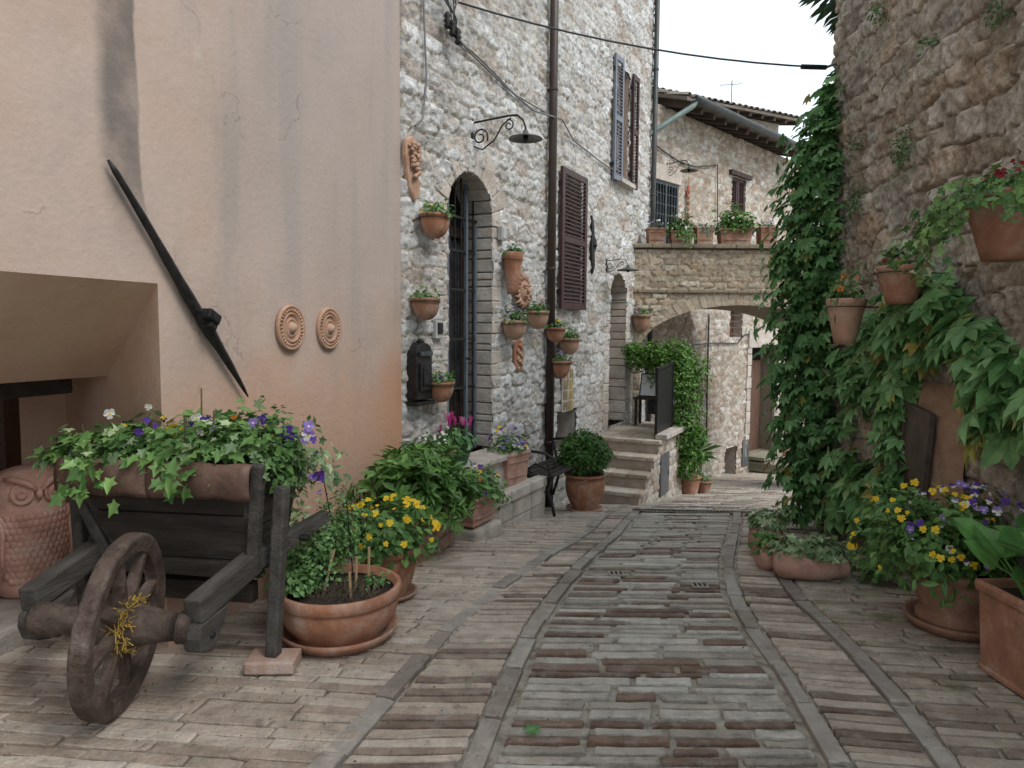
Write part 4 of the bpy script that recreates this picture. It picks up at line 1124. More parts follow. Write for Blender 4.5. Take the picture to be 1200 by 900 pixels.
relief(612, 341, 'face_relief', 'terracotta sun face mask with a wavy mane hung above the wall pots', face, 1.05)
def shield(t):
    mb = MB(); mb.prism([(-.10, .19), (.0, .215), (.10, .19), (.12, .0), (.09, -.13), (0, -.22), (-.09, -.13), (-.12, 0)], -.035, .0); mb.build('plaque', M['terra'], t, bevel=.012, seg=3)
    mb = MB()
    for k in range(8):
        mb.ball((.05 * math.sin(k * 2.1), -.045, .14 - k * .035), (.035, .018, .022), 8, 6, rot=(0, k, 0))
    mb.build('figure', M['terra_beige'], t, smooth=True)
relief(609, 417, 'shield_relief', 'terracotta shield shaped plaque hung below the wall pots', shield, .78)

# ------------------------------------------------------------------ wall pots
def wall_pot(fr, px, py, wpx, label, flower, fol, seed, kind='bowl', mt='terra', group='flowerpots hung on the stone house', hgt=None, leafn=160, nfl=6, lsz=.045, fol_h=.10, size=.022, trail=0, fm='pansy_leaf', tilt=0.0, off=.02):
    h = fr.hit(px, py); r = wpx / F_PX * fr.W(h[0], 0, h[2])[1] / 2
    h = fr.hit(px, py, -r * .85 - off); r = wpx / F_PX * fr.W(h[0], -r, h[2])[1] / 2 * 1.12
    loc = fr.W(h[0], -r * .85 - off, h[2])
    t = thing('wall_pot', label, 'flowerpot', loc, fr.ang, group)
    H = hgt or r * 1.35
    mb = MB(); pr = [(0, -H * .55)]
    if kind == 'bowl':
        for k in range(1, 8): a_ = k / 7 * math.pi / 2; pr.append((r * .93 * math.sin(a_) ** .8, -H * .55 + H * .86 * (1 - math.cos(a_))))
    else:
        for k in range(0, 7): pr.append((r * (.52 + .42 * k / 6), -H * .55 + H * .84 * k / 6))
    pr += [(r * .99, H * .33), (r, H * .43), (r * .96, H * .45), (r * .86, H * .43), (r * .82, H * .34), (0, H * .34)]
    mb.lathe(pr, 26, sc=(1, .88)); mb.build('pot', M[mt], t, smooth=True)
    mb = MB(); mb.lathe([(r * .84, 0), (r * .4, .01), (0, .012)], 14, c=(0, 0, H * .345), sc=(1, .86)); mb.build('soil', M['soil'], t, smooth=True)
    mb = MB(); mb.tube([(r * 1.0 * math.cos(q), r * .90 * math.sin(q), H * .27) for q in np.linspace(0, 2 * math.pi, 25)], .003, 5); mb.tube([(0, r * .88, H * .27), (0, r * .88 + off + .02, H * .27), (0, r * .88 + off + .02, H * .5)], .004, 5); mb.build('wire_holder', M['iron'], t)
    mb = MB(); leafy(mb, fol, leafn, (0, 0, H * .42), (r * 1.0, r * .9, fol_h), lsz, seed, low=-.05)
    if trail:
        R = np.random.default_rng(seed); rt = [(r * math.cos(q) * .95, r * math.sin(q) * .85, H * .42, math.cos(q), math.sin(q), .1) for q in R.uniform(-2.9, .2, trail)]
        trails(mb, fol, rt, R, r * 2.0, lsz * .9)
    mb.build('foliage', M[fm], t)
    if flower and nfl:
        bloom_on(t, flower, nfl, (0, 0, H * .44), (r * .85, r * .75, fol_h), size, seed, view=local_view(loc, fr.ang))
    if tilt: t.rotation_euler[1] = tilt
    return t
wall_pot(FA, 509, 264, 36, 'plain round wall pot of small yellow flowers, highest and left of the arched door', [YEL], 'small', 1, leafn=220)
wall_pot(FA, 498, 361, 34, 'half empty round wall pot beside the doorbell, middle one left of the door', None, 'small', 2, leafn=90, mt='terra_old', nfl=0)
wall_pot(FA, 516, 458, 32, 'round wall pot of dark leaves above the white flower pot, lowest left of the door', [PUR], 'oval', 3, leafn=110, nfl=3)
wall_pot(FA, 600, 318, 24, 'tall narrow cone pot right of the arched door beside the sun face', None, 'oval', 4, kind='cone', hgt=.40, leafn=120, nfl=0)
wall_pot(FA, 602, 386, 30, 'fluted wall pot of violet flowers directly below the sun face', [VIO, PUR, WHI], 'small', 5, leafn=200, nfl=14, mt='terra_beige', fol_h=.12)
wall_pot(FA, 629, 374, 28, 'wall pot of leafy green sprouts just left of the brown drainpipe', [RED], 'oval', 6, leafn=200, nfl=3, mt='terra_beige')
wall_pot(FA, 650, 392, 24, 'wall pot of small orange flowers just right of the drainpipe, highest of three', [ORA, YEL], 'small', 7, leafn=160, nfl=7)
wall_pot(FA, 666, 405, 26, 'wall pot of trailing bright green leaves below the shutter, middle of three', None, 'oval', 8, leafn=260, nfl=0, fol_h=.13, mt='terra_beige')
wall_pot(FA, 655, 432, 28, 'wall pot of deep purple flowers over the tile picture, lowest of three', [PUR, LIL], 'small', 9, leafn=160, nfl=14)
wall_pot(FA, 751, 378, 22, 'small wall pot of lilac flowers at the far corner beside the bridge arch', [LIL, PNK], 'oval', 10, leafn=180, nfl=8, hgt=.26, mt='terra_old')
wall_pot(FR, 1180, 262, 92, 'large terracotta wall pot of dark red flowers and ivy high on the right wall', [RED], 'ivy', 11, kind='cone', hgt=.30, leafn=190, nfl=20, lsz=.055, fol_h=.12, size=.034, trail=20, off=.08, fm='ivy', mt='terra_red', group='flowerpots hung on the right wall')
wall_pot(FR, 1055, 332, 58, 'ribbed terracotta wall pot of straggling ivy in the middle of the right wall', [RED], 'ivy', 12, kind='cone', hgt=.22, leafn=110, nfl=4, lsz=.065, fol_h=.17, size=.022, trail=3, off=.16, fm='ivy_var', mt='terra_red', group='flowerpots hung on the right wall')
wall_pot(FR, 988, 374, 44, 'fluted beige wall pot of orange marigolds beside the creeper column', [ORA], 'small', 13, kind='cone', hgt=.30, leafn=150, nfl=9, lsz=.06, fol_h=.15, size=.030, fm='pansy_leaf', mt='terra_beige', off=.30, group='flowerpots hung on the right wall')

# ------------------------------------------------------------------ lamps and cables
def spiral(c, r0, turns, a0, sgn=1, n=22, plane='yz'):
    P = []
    for k in range(n):
        u = k / (n - 1); a_ = a0 + sgn * u * turns * 2 * math.pi; r = r0 * (1 - .75 * u)
        P.append((0, c[0] + r * math.cos(a_), c[1] + r * math.sin(a_)))
    return P
def wall_lamp(fr, x, z, L, label, sc=1.0, dark='iron'):
    t = thing('wall_lamp', label, 'street lamp', fr.W(x, -.02, z), fr.ang)
    mb = MB(); mb.box((0, 0, -.1 * sc), (.025, .02, .30 * sc))
    mb.tube([(0, 0, .0), (0, -L * .7, .02), (0, -L * .85, .015), (0, -L * .95, -.03), (0, -L, -.09 * sc), (0, -L, -.14 * sc)], .009 * sc, 8)
    mb.tube([(0, -.01, -.2 * sc), (0, -.10 * sc, -.24 * sc), (0, -.22 * sc, -.17 * sc), (0, -.30 * sc, -.05 * sc), (0, -.38 * sc, 0)] , .007 * sc, 7)
    mb.tube(spiral((-.08 * sc, -.13 * sc), .08 * sc, 1.4, -2.6, -1), .008 * sc, 6)
    mb.tube(spiral((-.36 * sc, -.06 * sc), .05 * sc, 1.3, 1.2, 1), .006 * sc, 6)
    mb.build('bracket', M[dark], t, smooth=True)
    mb = MB(); mb.lathe([(.018, .03), (.03, .0), (.05, -.01), (.14, -.035), (.145, -.045), (.13, -.04), (.05, -.018), (0, -.01)], 28, c=(0, -L, -.15 * sc)); mb.build('shade', M['enamel'], t, smooth=True)
    mb = MB(); mb.lathe([(.022, 0), (.022, -.035), (.015, -.055), (0, -.06)], 12, c=(0, -L, -.165 * sc)); mb.build('bulb_holder', M['iron'], t, smooth=True)
    return t
wall_lamp(FA, 1.06, 3.30, .52, 'iron scroll bracket lamp with a flat shade over the arched door')
h = FA.hit(709, 306); wall_lamp(FA, h[0], h[2], .30, 'small gooseneck lamp over the far arched doorway', .6)
def cable(label, pts, r, mt='cable', sag=0.0, name='cable'):
    pts = [np.array(p, float) for p in pts]; P = []
    for i in range(len(pts) - 1):
        for k in range(10):
            u = k / 10; q = pts[i] * (1 - u) + pts[i + 1] * u; q[2] -= sag * 4 * u * (1 - u); P.append(q)
    P.append(pts[-1]); o = P[0].copy()
    t = thing(name, label, 'cable', o); mb = MB(); mb.tube([p - o for p in P], r, 6); mb.build('wire', M[mt], t, smooth=True)
    return t
hA = FA.hit(522, 6); hR = onY(968, 79, 6.45)
c1 = cable('black overhead cable strung from the stone house to the right wall', [FA.W(hA[0], -.12, hA[2]), hR], .008, sag=.10)
mb = MB(); d_ = np.array(hR) - FA.W(hA[0], -.12, hA[2]); mb.tube([d_ * .93 + [0, 0, -.03], d_ * 1.0], .022, 8); mb.build('clamp', M['iron'], c1)
mb = MB(); mb.tube([d_, d_ + [.12, .02, .05], d_ + [.16, 0, -.05], d_ + [.15, 0, -.35], d_ + [.10, .0, -.9]], .012, 8); mb.build('tail', M['cable_grey'], c1)
P = [(518, 30), (545, 62), (585, 100), (620, 130), (645, 142), (668, 165), (700, 190), (742, 218)]
cable('grey cable clipped diagonally down the stone house wall past the drainpipe', [FA.W(*(lambda q: (q[0], -.045 if i != 4 else -.14, q[2]))(FA.hit(*p))) for i, p in enumerate(P)], .009, 'cable_grey')
P = [(522, 38), (560, 72), (600, 112), (634, 132)]
cable('second thin cable beside the diagonal one above the scroll lamp', [FA.W(*(lambda q: (q[0], -.04, q[2]))(FA.hit(*p))) for p in P], .006, 'cable')
P = [(491, -6), (493, 50), (495, 95), (490, 140), (481, 148)]
cable('grey cable hanging down the stone wall close to the plaster corner', [FA.W(*(lambda q: (q[0], -.04, q[2]))(FA.hit(*p))) for p in P], .008, 'cable_grey')
h = FA.hit(517, 28)
t = thing('cable_insulator', 'cluster of black insulators and looped wires at the top left of the stone house', 'insulator', FA.W(h[0], -.04, h[2]), FA.ang)
for q in range(3):
    mb = MB(); mb.lathe([(.012, -.07), (.03, -.05), (.018, -.03), (.032, -.01), (.018, .01), (.03, .03), (.012, .06)], 12, c=(-.05 + .05 * q, -.05 - .02 * q, -.05 * q)); mb.build('insulator', M['iron'], t, smooth=True)
mb = MB()
for q in range(5):
    R = np.random.default_rng(q); pts = [(-.02 + R.normal() * .04, -.04, .35)] + [(R.normal() * .08, -.05 - R.random() * .03, .25 - k * .1) for k in range(4)]; mb.tube(pts, .006, 5)
mb.build('loops', M['cable'], t, smooth=True)

# ================================================================== STAIRCASE on the house wall
st = thing('stone_staircase', 'short flight of worn stone steps rising to a landing along the stone house', 'stairs', FA.W(0, 0, 0), FA.ang)
Wd = .86; zL = .10; R = np.random.default_rng(14)
x4, rise, run = 4.30, .172, .26
for k in range(4):
    z = zL - k * rise; x = x4 - k * run; mb = MB(); y = 0
    while y < Wd + .04:
        w_ = min(R.uniform(.15, .24), Wd + .04 - y)
        if Wd + .04 - y - w_ < .07: w_ = Wd + .04 - y
        mb.box((x + run / 2 + .02, -y - w_ / 2, z - .025), (run + .07, w_ - .006, .05), a=R.random()); y += w_
    mb.box((x + .25, -Wd / 2, z - .40), (.44, Wd, .70), a=.35)
    mb.build('step', M['step'], st, bevel=.010)
mb = MB(); x = x4 + .30
while x < 6.1:
    y = 0
    while y < Wd - .02:
        w_ = min(.22, Wd - y); mb.box((x + .11, -y - w_ / 2, zL - .028), (.215, w_ - .006, .052), a=R.random()); y += w_
    x += .222
mb.build('landing', M['step'], st, bevel=.006)
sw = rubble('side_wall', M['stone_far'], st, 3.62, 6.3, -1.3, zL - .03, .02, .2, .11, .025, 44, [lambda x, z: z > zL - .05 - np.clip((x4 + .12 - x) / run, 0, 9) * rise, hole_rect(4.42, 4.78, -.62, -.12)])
sw.location = (0, -Wd, 0)
mb = MB(); mb.box((5.36, -Wd / 2, -.65), (1.7, Wd - .03, 1.40), a=.3); mb.build('core', M['block'], st)
mb = MB(); mb.beam((x4 + .1, -Wd - .02, zL + .035), (6.2, -Wd - .02, zL + .035), .16, .07, a=.8); mb.build('coping', M['block'], st, bevel=.012)
mb = MB(); mb.box((4.60, -Wd - .02, -.37), (.40, .03, .54)); mb.box((4.74, -Wd - .04, -.37), (.02, .02, .06)); mb.build('hatch', M['hatch_grey'], st, bevel=.004)
t = thing('railing_panel', 'tall black sheet metal railing panel on the edge of the stair landing', 'railing', FA.W(4.42, -Wd + .05, zL), FA.ang)
mb = MB(); mb.prism([(0, .0), (.75, .10), (.75, .92), (0, .86)], -.008, .008); mb.build('panel', M['iron'], t)
mb = MB(); mb.beam((0, 0, .0), (0, 0, .92), .035, .035, up=(0, 1, 0)); mb.build('post', M['iron'], t); mb = MB(); mb.beam((.77, 0, .0), (.77, 0, .97), .035, .035, up=(0, 1, 0)); mb.build('post', M['iron'], t)
mb = MB(); mb.beam((-.02, 0, .89), (.79, 0, .95), .04, .03); mb.build('handrail', M['iron'], t)
h = onZ(733, 488, zL + .012)
t = thing('doormat', 'black rubber doormat lying on the stair landing', 'doormat', (h[0], h[1], zL + .008), FA.ang)
mb = MB(); mb.box((0, 0, .006), (.46, .40, .012)); mb.build('mat', M['mat_rubber'], t, bevel=.003)
mb = MB(); mb.box((0, 0, .014), (.40, .34, .004)); mb.build('ribbed_pad', M['iron'], t)
# lectern-like table with a board on it
q = onZ(748, 478, zL)
t = thing('menu_table', 'small dark wooden table with drawers at the end of the landing', 'table', FA.W(5.72, -.40, zL), FA.ang - math.pi / 2)
mb = MB(); mb.box((0, 0, .40), (.52, .30, .03)); mb.build('tabletop', M['wood_dark'], t, bevel=.004)
for sx in (-1, 1):
    for sy in (-1, 1):
        mb = MB(); mb.box((sx * .22, sy * .11, .2), (.035, .035, .39)); mb.build('leg', M['wood_dark'], t)
mb = MB(); mb.box((.08, 0, .28), (.24, .24, .20)); mb.box((.08, -.125, .28), (.2, .01, .15)); mb.build('drawer', M['iron'], t, bevel=.003)
t = thing('notice_board', 'white sheet of paper on a tilted board standing on the landing table', 'board', FA.W(5.72, -.40, zL + .42), FA.ang - math.pi / 2)
mb = MB(); mb.box((0, .02, .17), (.40, .02, .34), rot=(-.25, 0, 0)); mb.build('board', M['iron'], t)
mb = MB(); mb.box((0.0, .005, .17), (.36, .006, .31), rot=(-.25, 0, 0)); mb.build('sheet', M['white'], t)

# bench
t = thing('garden_bench', 'garden bench with curly black iron ends and wooden slats against the house', 'bench', FA.W(2.22, -.34, gz(7.0) + .0), FA.ang)
def bench_end(x):
    mb = MB()
    mb.tube([(x, -.23, -.0), (x, -.20, .14), (x, -.15, .26), (x, -.20, .40)], .016, 7); mb.tube([(x, .20, .0), (x, .14, .2), (x, .16, .40), (x, .20, .60)], .016, 7)
    mb.tube([(x, -.20, .40), (x, -.05, .38), (x, .16, .40)], .016, 7)
    mb.tube([(x, .20, .62), (x, .05, .64), (x, -.12, .63), (x, -.22, .58), (x, -.23, .50), (x, -.17, .48), (x, -.15, .53)], .014, 7)
    mb.tube([(x, -.20, .40), (x, -.14, .48), (x, -.02, .52), (x, .06, .46), (x, .02, .41)], .010, 6)
    mb.tube([(x, -.16, .28), (x, -.05, .20), (x, .06, .24), (x, .04, .34), (x, -.03, .33)], .010, 6)
    return mb
for x in (-.5, .45):
    bench_end(x).build('iron_end', M['iron'], t, smooth=True)
mb = MB()
for k in range(5): mb.box((-.02, -.19 + k * .085, .415), (1.0, .065, .022))
mb.build('seat', M['wood_dark'], t, bevel=.004)

# ================================================================== BRIDGE
M['bridge_ring'] = mat('bridge_ring_bricks', [(.33, .26, .19), (.44, .36, .28), (.50, .42, .33), (.40, .29, .2)], .9, 7, .8, 50, attr='v', noise_amt=.3, patch=[((.14, .13, .09), 1.8, .52, .75, .5), ((.26, .22, .16), 6, .5, .65, .5)])
br = thing('arch_bridge', 'low stone arch bridge with a parapet crossing the street', 'bridge', (0, 10.9, 0), 0)
ac, aw, asp, ar = 3.44, 1.52, 1.18, .69
def under(x): return asp + ar * np.sqrt(np.clip(1 - ((x - ac) / aw) ** 2, 0, 1))
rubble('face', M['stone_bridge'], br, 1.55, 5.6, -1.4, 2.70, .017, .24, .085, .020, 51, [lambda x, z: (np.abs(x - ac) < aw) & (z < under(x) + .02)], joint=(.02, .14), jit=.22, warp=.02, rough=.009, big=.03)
mb = MB(); nseg = 46; R = np.random.default_rng(9)
for i in range(nseg):
    t0 = math.pi * i / nseg + .0022; t1 = math.pi * (i + 1) / nseg - .0022; th = .19 + R.normal() * .012; pr = .012 + R.normal() * .004
    poly = [(ac + aw * math.cos(t0), asp + ar * math.sin(t0)), (ac + aw * math.cos(t1), asp + ar * math.sin(t1)), (ac + (aw + th) * math.cos(t1), asp + (ar + th) * math.sin(t1)), (ac + (aw + th) * math.cos(t0), asp + (ar + th) * math.sin(t0))]
    mb.prism(poly, -pr, .3, a=R.random())
mb.build('arch_ring', M['bridge_ring'], br, bevel=.003)
mb = MB()
ts = np.linspace(0, math.pi, 30)
V = [(ac + aw * math.cos(q), y, asp + ar * math.sin(q)) for y in (.02, 2.1) for q in ts]
mb.add(V, [(i, i + 1, 31 + i, 30 + i) for i in range(29)])
mb.box((ac - aw - .25, 1.1, 0), (.5, 2.0, 2.5)); mb.box((ac + aw + .4, .7, 0), (.8, 1.2, 2.8))
mb.build('vault', M['stone_bridge'], br)
mb = MB(); mb.box((3.55, .72, 2.18), (4.1, 1.2, .1)); mb.build('deck', M['step'], br)
mb = MB(); x = 1.5
while x < 5.6:
    w_ = R.uniform(.26, .4); mb.box((x + w_ / 2, .1, 2.735), (w_ - .006, .36, .06), a=R.random()); x += w_
mb.build('parapet_cap', M['stone_bridge'], br, bevel=.01)
mb = MB(); x = 1.5
while x < 5.6:
    w_ = R.uniform(.3, .5); mb.box((x + w_ / 2, -.0, 2.07), (w_ - .005, .10, .045), a=R.random()); x += w_
mb.build('string_course', M['stone_bridge'], br, bevel=.008)

def planter(px, py_base, wpx, label, fol, fm, flw, seed, box=True, h=.26, fr=.3, n=260, nf=10, mt='terra_old', lsz=.06, size=.025, spread=1.0, trail=0):
    p = onY(px, py_base, 11.0); w_ = wpx / F_PX * 11.0; loc = (p[0], 11.0, 2.766)
    t = thing('planter', label, 'planter', loc, 0, 'planters on the bridge parapet')
    if box: box_pot(t, w_, .24, h, M[mt], taper=.88)
    else: lathe_pot(t, w_ * .36, w_ * .5, h, M[mt])
    mb = MB(); leafy(mb, fol, n, (0, 0, h - .02), (w_ * .5 * spread, .2, fr), lsz, seed, low=-.05)
    if trail:
        R = np.random.default_rng(seed); trails(mb, fol, [(R.uniform(-.4, .4) * w_, -.13, h - .03, 0, -1, .2) for _ in range(trail)], R, .35, lsz * .8)
    mb.build('foliage', M[fm], t)
    if nf: bloom_on(t, flw, nf, (0, 0, h), (w_ * .48 * spread, .18, fr), size, seed, view=(-.1, -1, .0), low=0)
    return t
planter(768, 288, 20, 'small dusky planter of lilac flowers, leftmost on the bridge parapet', 'small', 'olive', [LIL, WHI], 61, n=140, fr=.12, h=.24, nf=10)
planter(797, 288, 26, 'planter spilling white flowers and dark leaves below the barred window', 'small', 'box', [WHI], 62, n=520, fr=.26, h=.2, nf=22, spread=1.35, lsz=.07, trail=6)
planter(824, 288, 20, 'mossy empty stone coloured planter near the middle of the parapet', 'small', 'olive', [WHI], 63, n=60, fr=.06, h=.26, nf=0, mt='terra_beige', trail=5)
planter(860, 288, 38, 'widest planter with a bushy bright green plant on the parapet', 'small', 'jasmine', [WHI], 64, n=900, fr=.36, h=.24, nf=9, spread=1.35, lsz=.075)
planter(898, 288, 20, 'orange planter of lilac petunias beside the creeper, rightmost on the parapet', 'small', 'olive', [LIL, WHI], 65, n=150, fr=.12, h=.27, nf=14, mt='terra_red')

# ================================================================== FAR HOUSE beyond the bridge
fh = thing('far_house', 'low stone house with a dark gutter and tiled roof beyond the bridge', 'house', FF.W(0, 0, 0), FF.ang)
w1 = FF.hit(763, 210); w2 = FF.hit(792, 268); s1 = FF.hit(857, 206); s2 = FF.hit(872, 246); d1 = FF.hit(879, 408); d2 = FF.hit(904, 526)
b1 = FF.hit(855, 358); b2 = FF.hit(868, 395); c1_ = FF.hit(849, 526); c2_ = FF.hit(861, 556)
FW_ = (w1[0], w2[0], w2[2] - .35, w1[2]); FS = (s1[0], s2[0], s2[2] - .1, s1[2]); FD = (d1[0], d2[0], d2[2] - .02, d1[2]); FB_ = (b1[0], b2[0], b2[2], b1[2]); FC = (c1_[0], c2_[0], c2_[2], c1_[2])
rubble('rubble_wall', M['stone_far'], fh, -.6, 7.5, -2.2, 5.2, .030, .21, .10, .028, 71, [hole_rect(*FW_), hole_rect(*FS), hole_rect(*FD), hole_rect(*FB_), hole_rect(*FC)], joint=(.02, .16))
mb = MB(); mb.box((-.45, 2.5, 1.5), (.3, 4.9, 7.3)); mb.box((7.35, 2.5, 1.5), (.3, 4.9, 7.3)); mb.box((3.4, 4.9, 1.5), (8, .3, 7.3)); mb.build('rear_walls', M['stone_bridge'], fh)
def ff_reveal(r, dep, mt, back, name):
    x0, x1, z0, z1 = r; mb = MB()
    mb.box((x0 - .05, dep / 2, (z0 + z1) / 2), (.1, dep, z1 - z0 + .2), a=.7); mb.box((x1 + .05, dep / 2, (z0 + z1) / 2), (.1, dep, z1 - z0 + .2), a=.8)
    mb.box(((x0 + x1) / 2, dep / 2, z1 + .05), (x1 - x0, dep, .1), a=.5); mb.box(((x0 + x1) / 2, dep / 2, z0 - .05), (x1 - x0, dep, .1), a=.5)
    mb.build('reveal', mt, fh)
    b = MB(); b.box(((x0 + x1) / 2, dep, (z0 + z1) / 2), (x1 - x0 + .1, .03, z1 - z0 + .1)); return b.build(name, back, fh)
wdw = ff_reveal(FW_, .12, M['block'], M['glass'], 'window')
x0, x1, z0, z1 = FW_; mb = MB()
for k in range(9): x = x0 + .04 + (x1 - x0 - .08) * k / 8; mb.box((x, -.03, (z0 + z1) / 2), (.05 if k in (0, 4, 8) else .014, .03, z1 - z0))
for k in range(7): z = z0 + .02 + (z1 - z0 - .04) * k / 6; mb.box(((x0 + x1) / 2, -.03, z), (x1 - x0, .02, .05 if k in (0, 6) else .014))
mb.build('grille', M['iron_grey'], wdw)
mb = MB(); mb.box(((x0 + x1) / 2, -.04, z1 + .14), (x1 - x0 + .1, .06, .26), a=.9); mb.build('lintel', M['block'], fh, bevel=.01)
x0, x1, z0, z1 = FS; ff_reveal(FS, .08, M['block'], M['dark'], 'window')
shutter(fh, x0, (x0 + x1) / 2 - .01, z0, z1, M['shutter'], y=.02, rails=1, label='left leaf of the small far window shutters')
shutter(fh, (x0 + x1) / 2 + .01, x1, z0, z1, M['shutter'], y=.02, rails=1, label='right leaf of the small far window shutters')
mb = MB(); mb.box(((x0 + x1) / 2, -.04, z1 + .05), (x1 - x0 + .3, .1, .08)); mb.build('lintel', M['oldwood'], fh)
x0, x1, z0, z1 = FB_; ff_reveal(FB_, .18, M['block'], M['door_rust'], 'brown_window')
mb = MB()
for k in range(5): mb.box(((x0 + x1) / 2, .0, z0 + (k + .5) * (z1 - z0) / 5), (x1 - x0, .015, .02))
mb.build('window_bars', M['door_rust'], fh)
x0, x1, z0, z1 = FC; ff_reveal(FC, .25, M['block'], M['dark'], 'cellar_opening')
x0, x1, z0, z1 = FD; dd = ff_reveal(FD, .34, M['stone_bridge'], M['dark'], 'doorway')
mb = MB(); mb.box(((x0 + x1) / 2 - .27, .29, (z0 + z1) / 2 - .14), (.52, .05, z1 - z0 - .28)); mb.box(((x0 + x1) / 2 + .27, .29, (z0 + z1) / 2 - .14), (.52, .05, z1 - z0 - .28)); mb.build('door', M['door_rust'], fh, bevel=.01)
mb = MB(); mb.box(((x0 + x1) / 2, -.03, z1 + .18), (x1 - x0 + .35, .08, .34), a=.9)
z = z0
R = np.random.default_rng(3)
while z < z1: mb.box((x0 - .09, -.02, z + .12), (.16 + R.random() * .06, .06, .22), a=R.random()); mb.box((x1 + .09, -.02, z + .12), (.16 + R.random() * .06, .06, .22), a=R.random()); z += .235
mb.build('door_surround', M['block'], fh, bevel=.01)
h = FF.hit(872, 530); mb = MB(); mb.box((h[0] - .02, -.03, h[2]), (.28, .04, .55)); mb.build('meter_hatch', M['hatch_grey'], fh, bevel=.005)
tiled_roof(fh, .28, 5.35, -.50, 4.9, 5.22, .30, 8)
mb = MB(); V = []; xs = np.linspace(.35, 5.3, 12)
for x in xs:
    for q in np.linspace(math.pi, 2 * math.pi, 7): V.append((x, -.56 + .085 * math.cos(q), 5.22 + .085 * math.sin(q)))
mb.add(V, [(i * 7 + j, (i + 1) * 7 + j, (i + 1) * 7 + j + 1, i * 7 + j + 1) for i in range(11) for j in range(6)])
gt = mb.build('gutter', M['gutter'], fh, smooth=True); so_ = gt.modifiers.new('s', 'SOLIDIFY'); so_.thickness = .006
e0 = FF.W(.45, -.56, 5.16); e1 = onY(758, 158, 11.55)
t = thing('gutter_elbow', 'verdigris green gutter elbow joining the far roof to the corner downpipe', 'gutter pipe', e1, 0)
mb = MB(); mb.tube([np.array(e0) - e1, np.array(e0) - e1 + [-.06, -.05, -.10], np.array([.12, .0, .06]), (0, 0, -.02), (-.02, 0, -.2)], .045, 12); mb.build('pipe', M['green_pipe'], t, smooth=True)
# wires on the far house, its lamp and garland
P = [(762, 168), (775, 178), (793, 190), (812, 196), (838, 194)]
cable('dark wire looping across the far house between gutter elbow and lamp', [FF.W(*(lambda q: (q[0], -.05, q[2]))(FF.hit(*p))) for p in P], .012)
P = [(838, 194), (838, 260)]
cable('thin vertical wire on the far house left of the small shuttered window', [FF.W(*(lambda q: (q[0], -.05, q[2]))(FF.hit(*p))) for p in P], .009)
P = [(803, 405), (830, 402), (862, 402), (870, 392), (908, 388)]
cable('horizontal dark wire on the far house seen through the bridge arch', [FF.W(*(lambda q: (q[0], -.05, q[2]))(FF.hit(*p))) for p in P], .012)
P = [(828, 368), (826, 440), (825, 520)]
cable('thin dark downpipe wire on the far house beside the green hedge', [FF.W(*(lambda q: (q[0], -.05, q[2]))(FF.hit(*p))) for p in P], .016)
h = FF.hit(780, 193)
wall_lamp(FF, h[0], h[2], .42, 'small scroll lamp on the far house above the barred window', .8)
h = FF.hit(803, 228)
t = thing('garland', 'thin hanging garland with a red ribbon beside the barred window of the far house', 'garland', FF.W(h[0], -.06, h[2]), FF.ang)
mb = MB(); mb.tube([(0, 0, .28), (0, 0, -.5)], .008, 5); mb.build('string', M['cane'], t)
for k in range(6): mb = MB(); mb.ball((0, 0, .05 - k * .1), (.035, .035, .045), 8, 6); mb.build('bead', M['terra_old'], t)
mb = MB(); mb.prism([(-.06, .02), (-.02, .15), (.015, .14), (.015, -.01), (-.04, -.03)], -.01, .01); mb.build('ribbon', mat('red_ribbon', [(.35, .04, .03), (.45, .07, .05)], .7), t)
# steps and landing of the far door
x0, x1, z0, z1 = FD; zc = z0
t = thing('door_steps', 'three mossy stone steps up to the brown door of the far house', 'steps', FF.W((x0 + x1) / 2, 0, 0), FF.ang)
gzf = float(gz(13.4))
for k in range(3):
    mb = MB(); zz = zc - .10 - k * .135; mb.box((.22, -.42 - k * .17, zz - .03), (1.5, .86 + k * .30, .06)); mb.box((.22, -.42 - k * .17, zz - .3), (1.46, .80 + k * .30, .5)); mb.build('step', M['mossy'], t, bevel=.012)
mb = MB(); mb.box((-.1, -.15, zc - .03), (.9, .42, .07), a=.6); mb.build('threshold', M['mossy'], t, bevel=.01)
p = FF.W((x0 + x1) / 2 + .62, -.28, zc - .07)
t = thing('potted_shrub', 'potted olive grey shrub beside the brown door of the far house', 'potted plant', p, 0)
lathe_pot(t, .10, .15, .26, M['terra_old']); foliage(t, M['olive'], 'small', 420, (0, 0, .62), (.22, .22, .42), .05, 81, low=-.9)
mb = MB(); mb.tube([(0, 0, .2), (.01, 0, .4), (0, .01, .7)], .012, 6); mb.build('trunk', M['stemwood'], t)

# background house with a pitched roof and an aerial
bg_o = onY(884, 134, 19.0)
bh = thing('background_house', 'higher tiled roof and wall of a house behind the far house', 'house', (bg_o[0], 19.0, 0), math.radians(28))
zr = bg_o[2]
mb = MB(); mb.box((-1.2, 2.2, (zr - 2) / 2 - .1), (4.6, 4.0, zr + 2.1)); mb.build('wall', M['stone_far'], bh, extra={'mort': np.full(8, .7)})
tiled_roof(bh, -3.9, 1.5, -.3, 4.4, zr, .24, 10)
mb = MB(); mb.box((-.3, .17, zr - 1.0), (.6, .03, .7)); mb.build('window', M['glass'], bh)
aq = onY(857, 124, 21.0)
t = thing('roof_aerial', 'thin television aerial standing above the far roofs against the sky', 'aerial', (aq[0], 21.0, aq[2] - .3), 0)
mb = MB(); mb.tube([(0, 0, 0), (0, 0, 1.0)], .014, 6); mb.build('mast', M['cable_grey'], t)
mb = MB(); mb.tube([(-.34, 0, .86), (.34, .1, .94)], .008, 5)
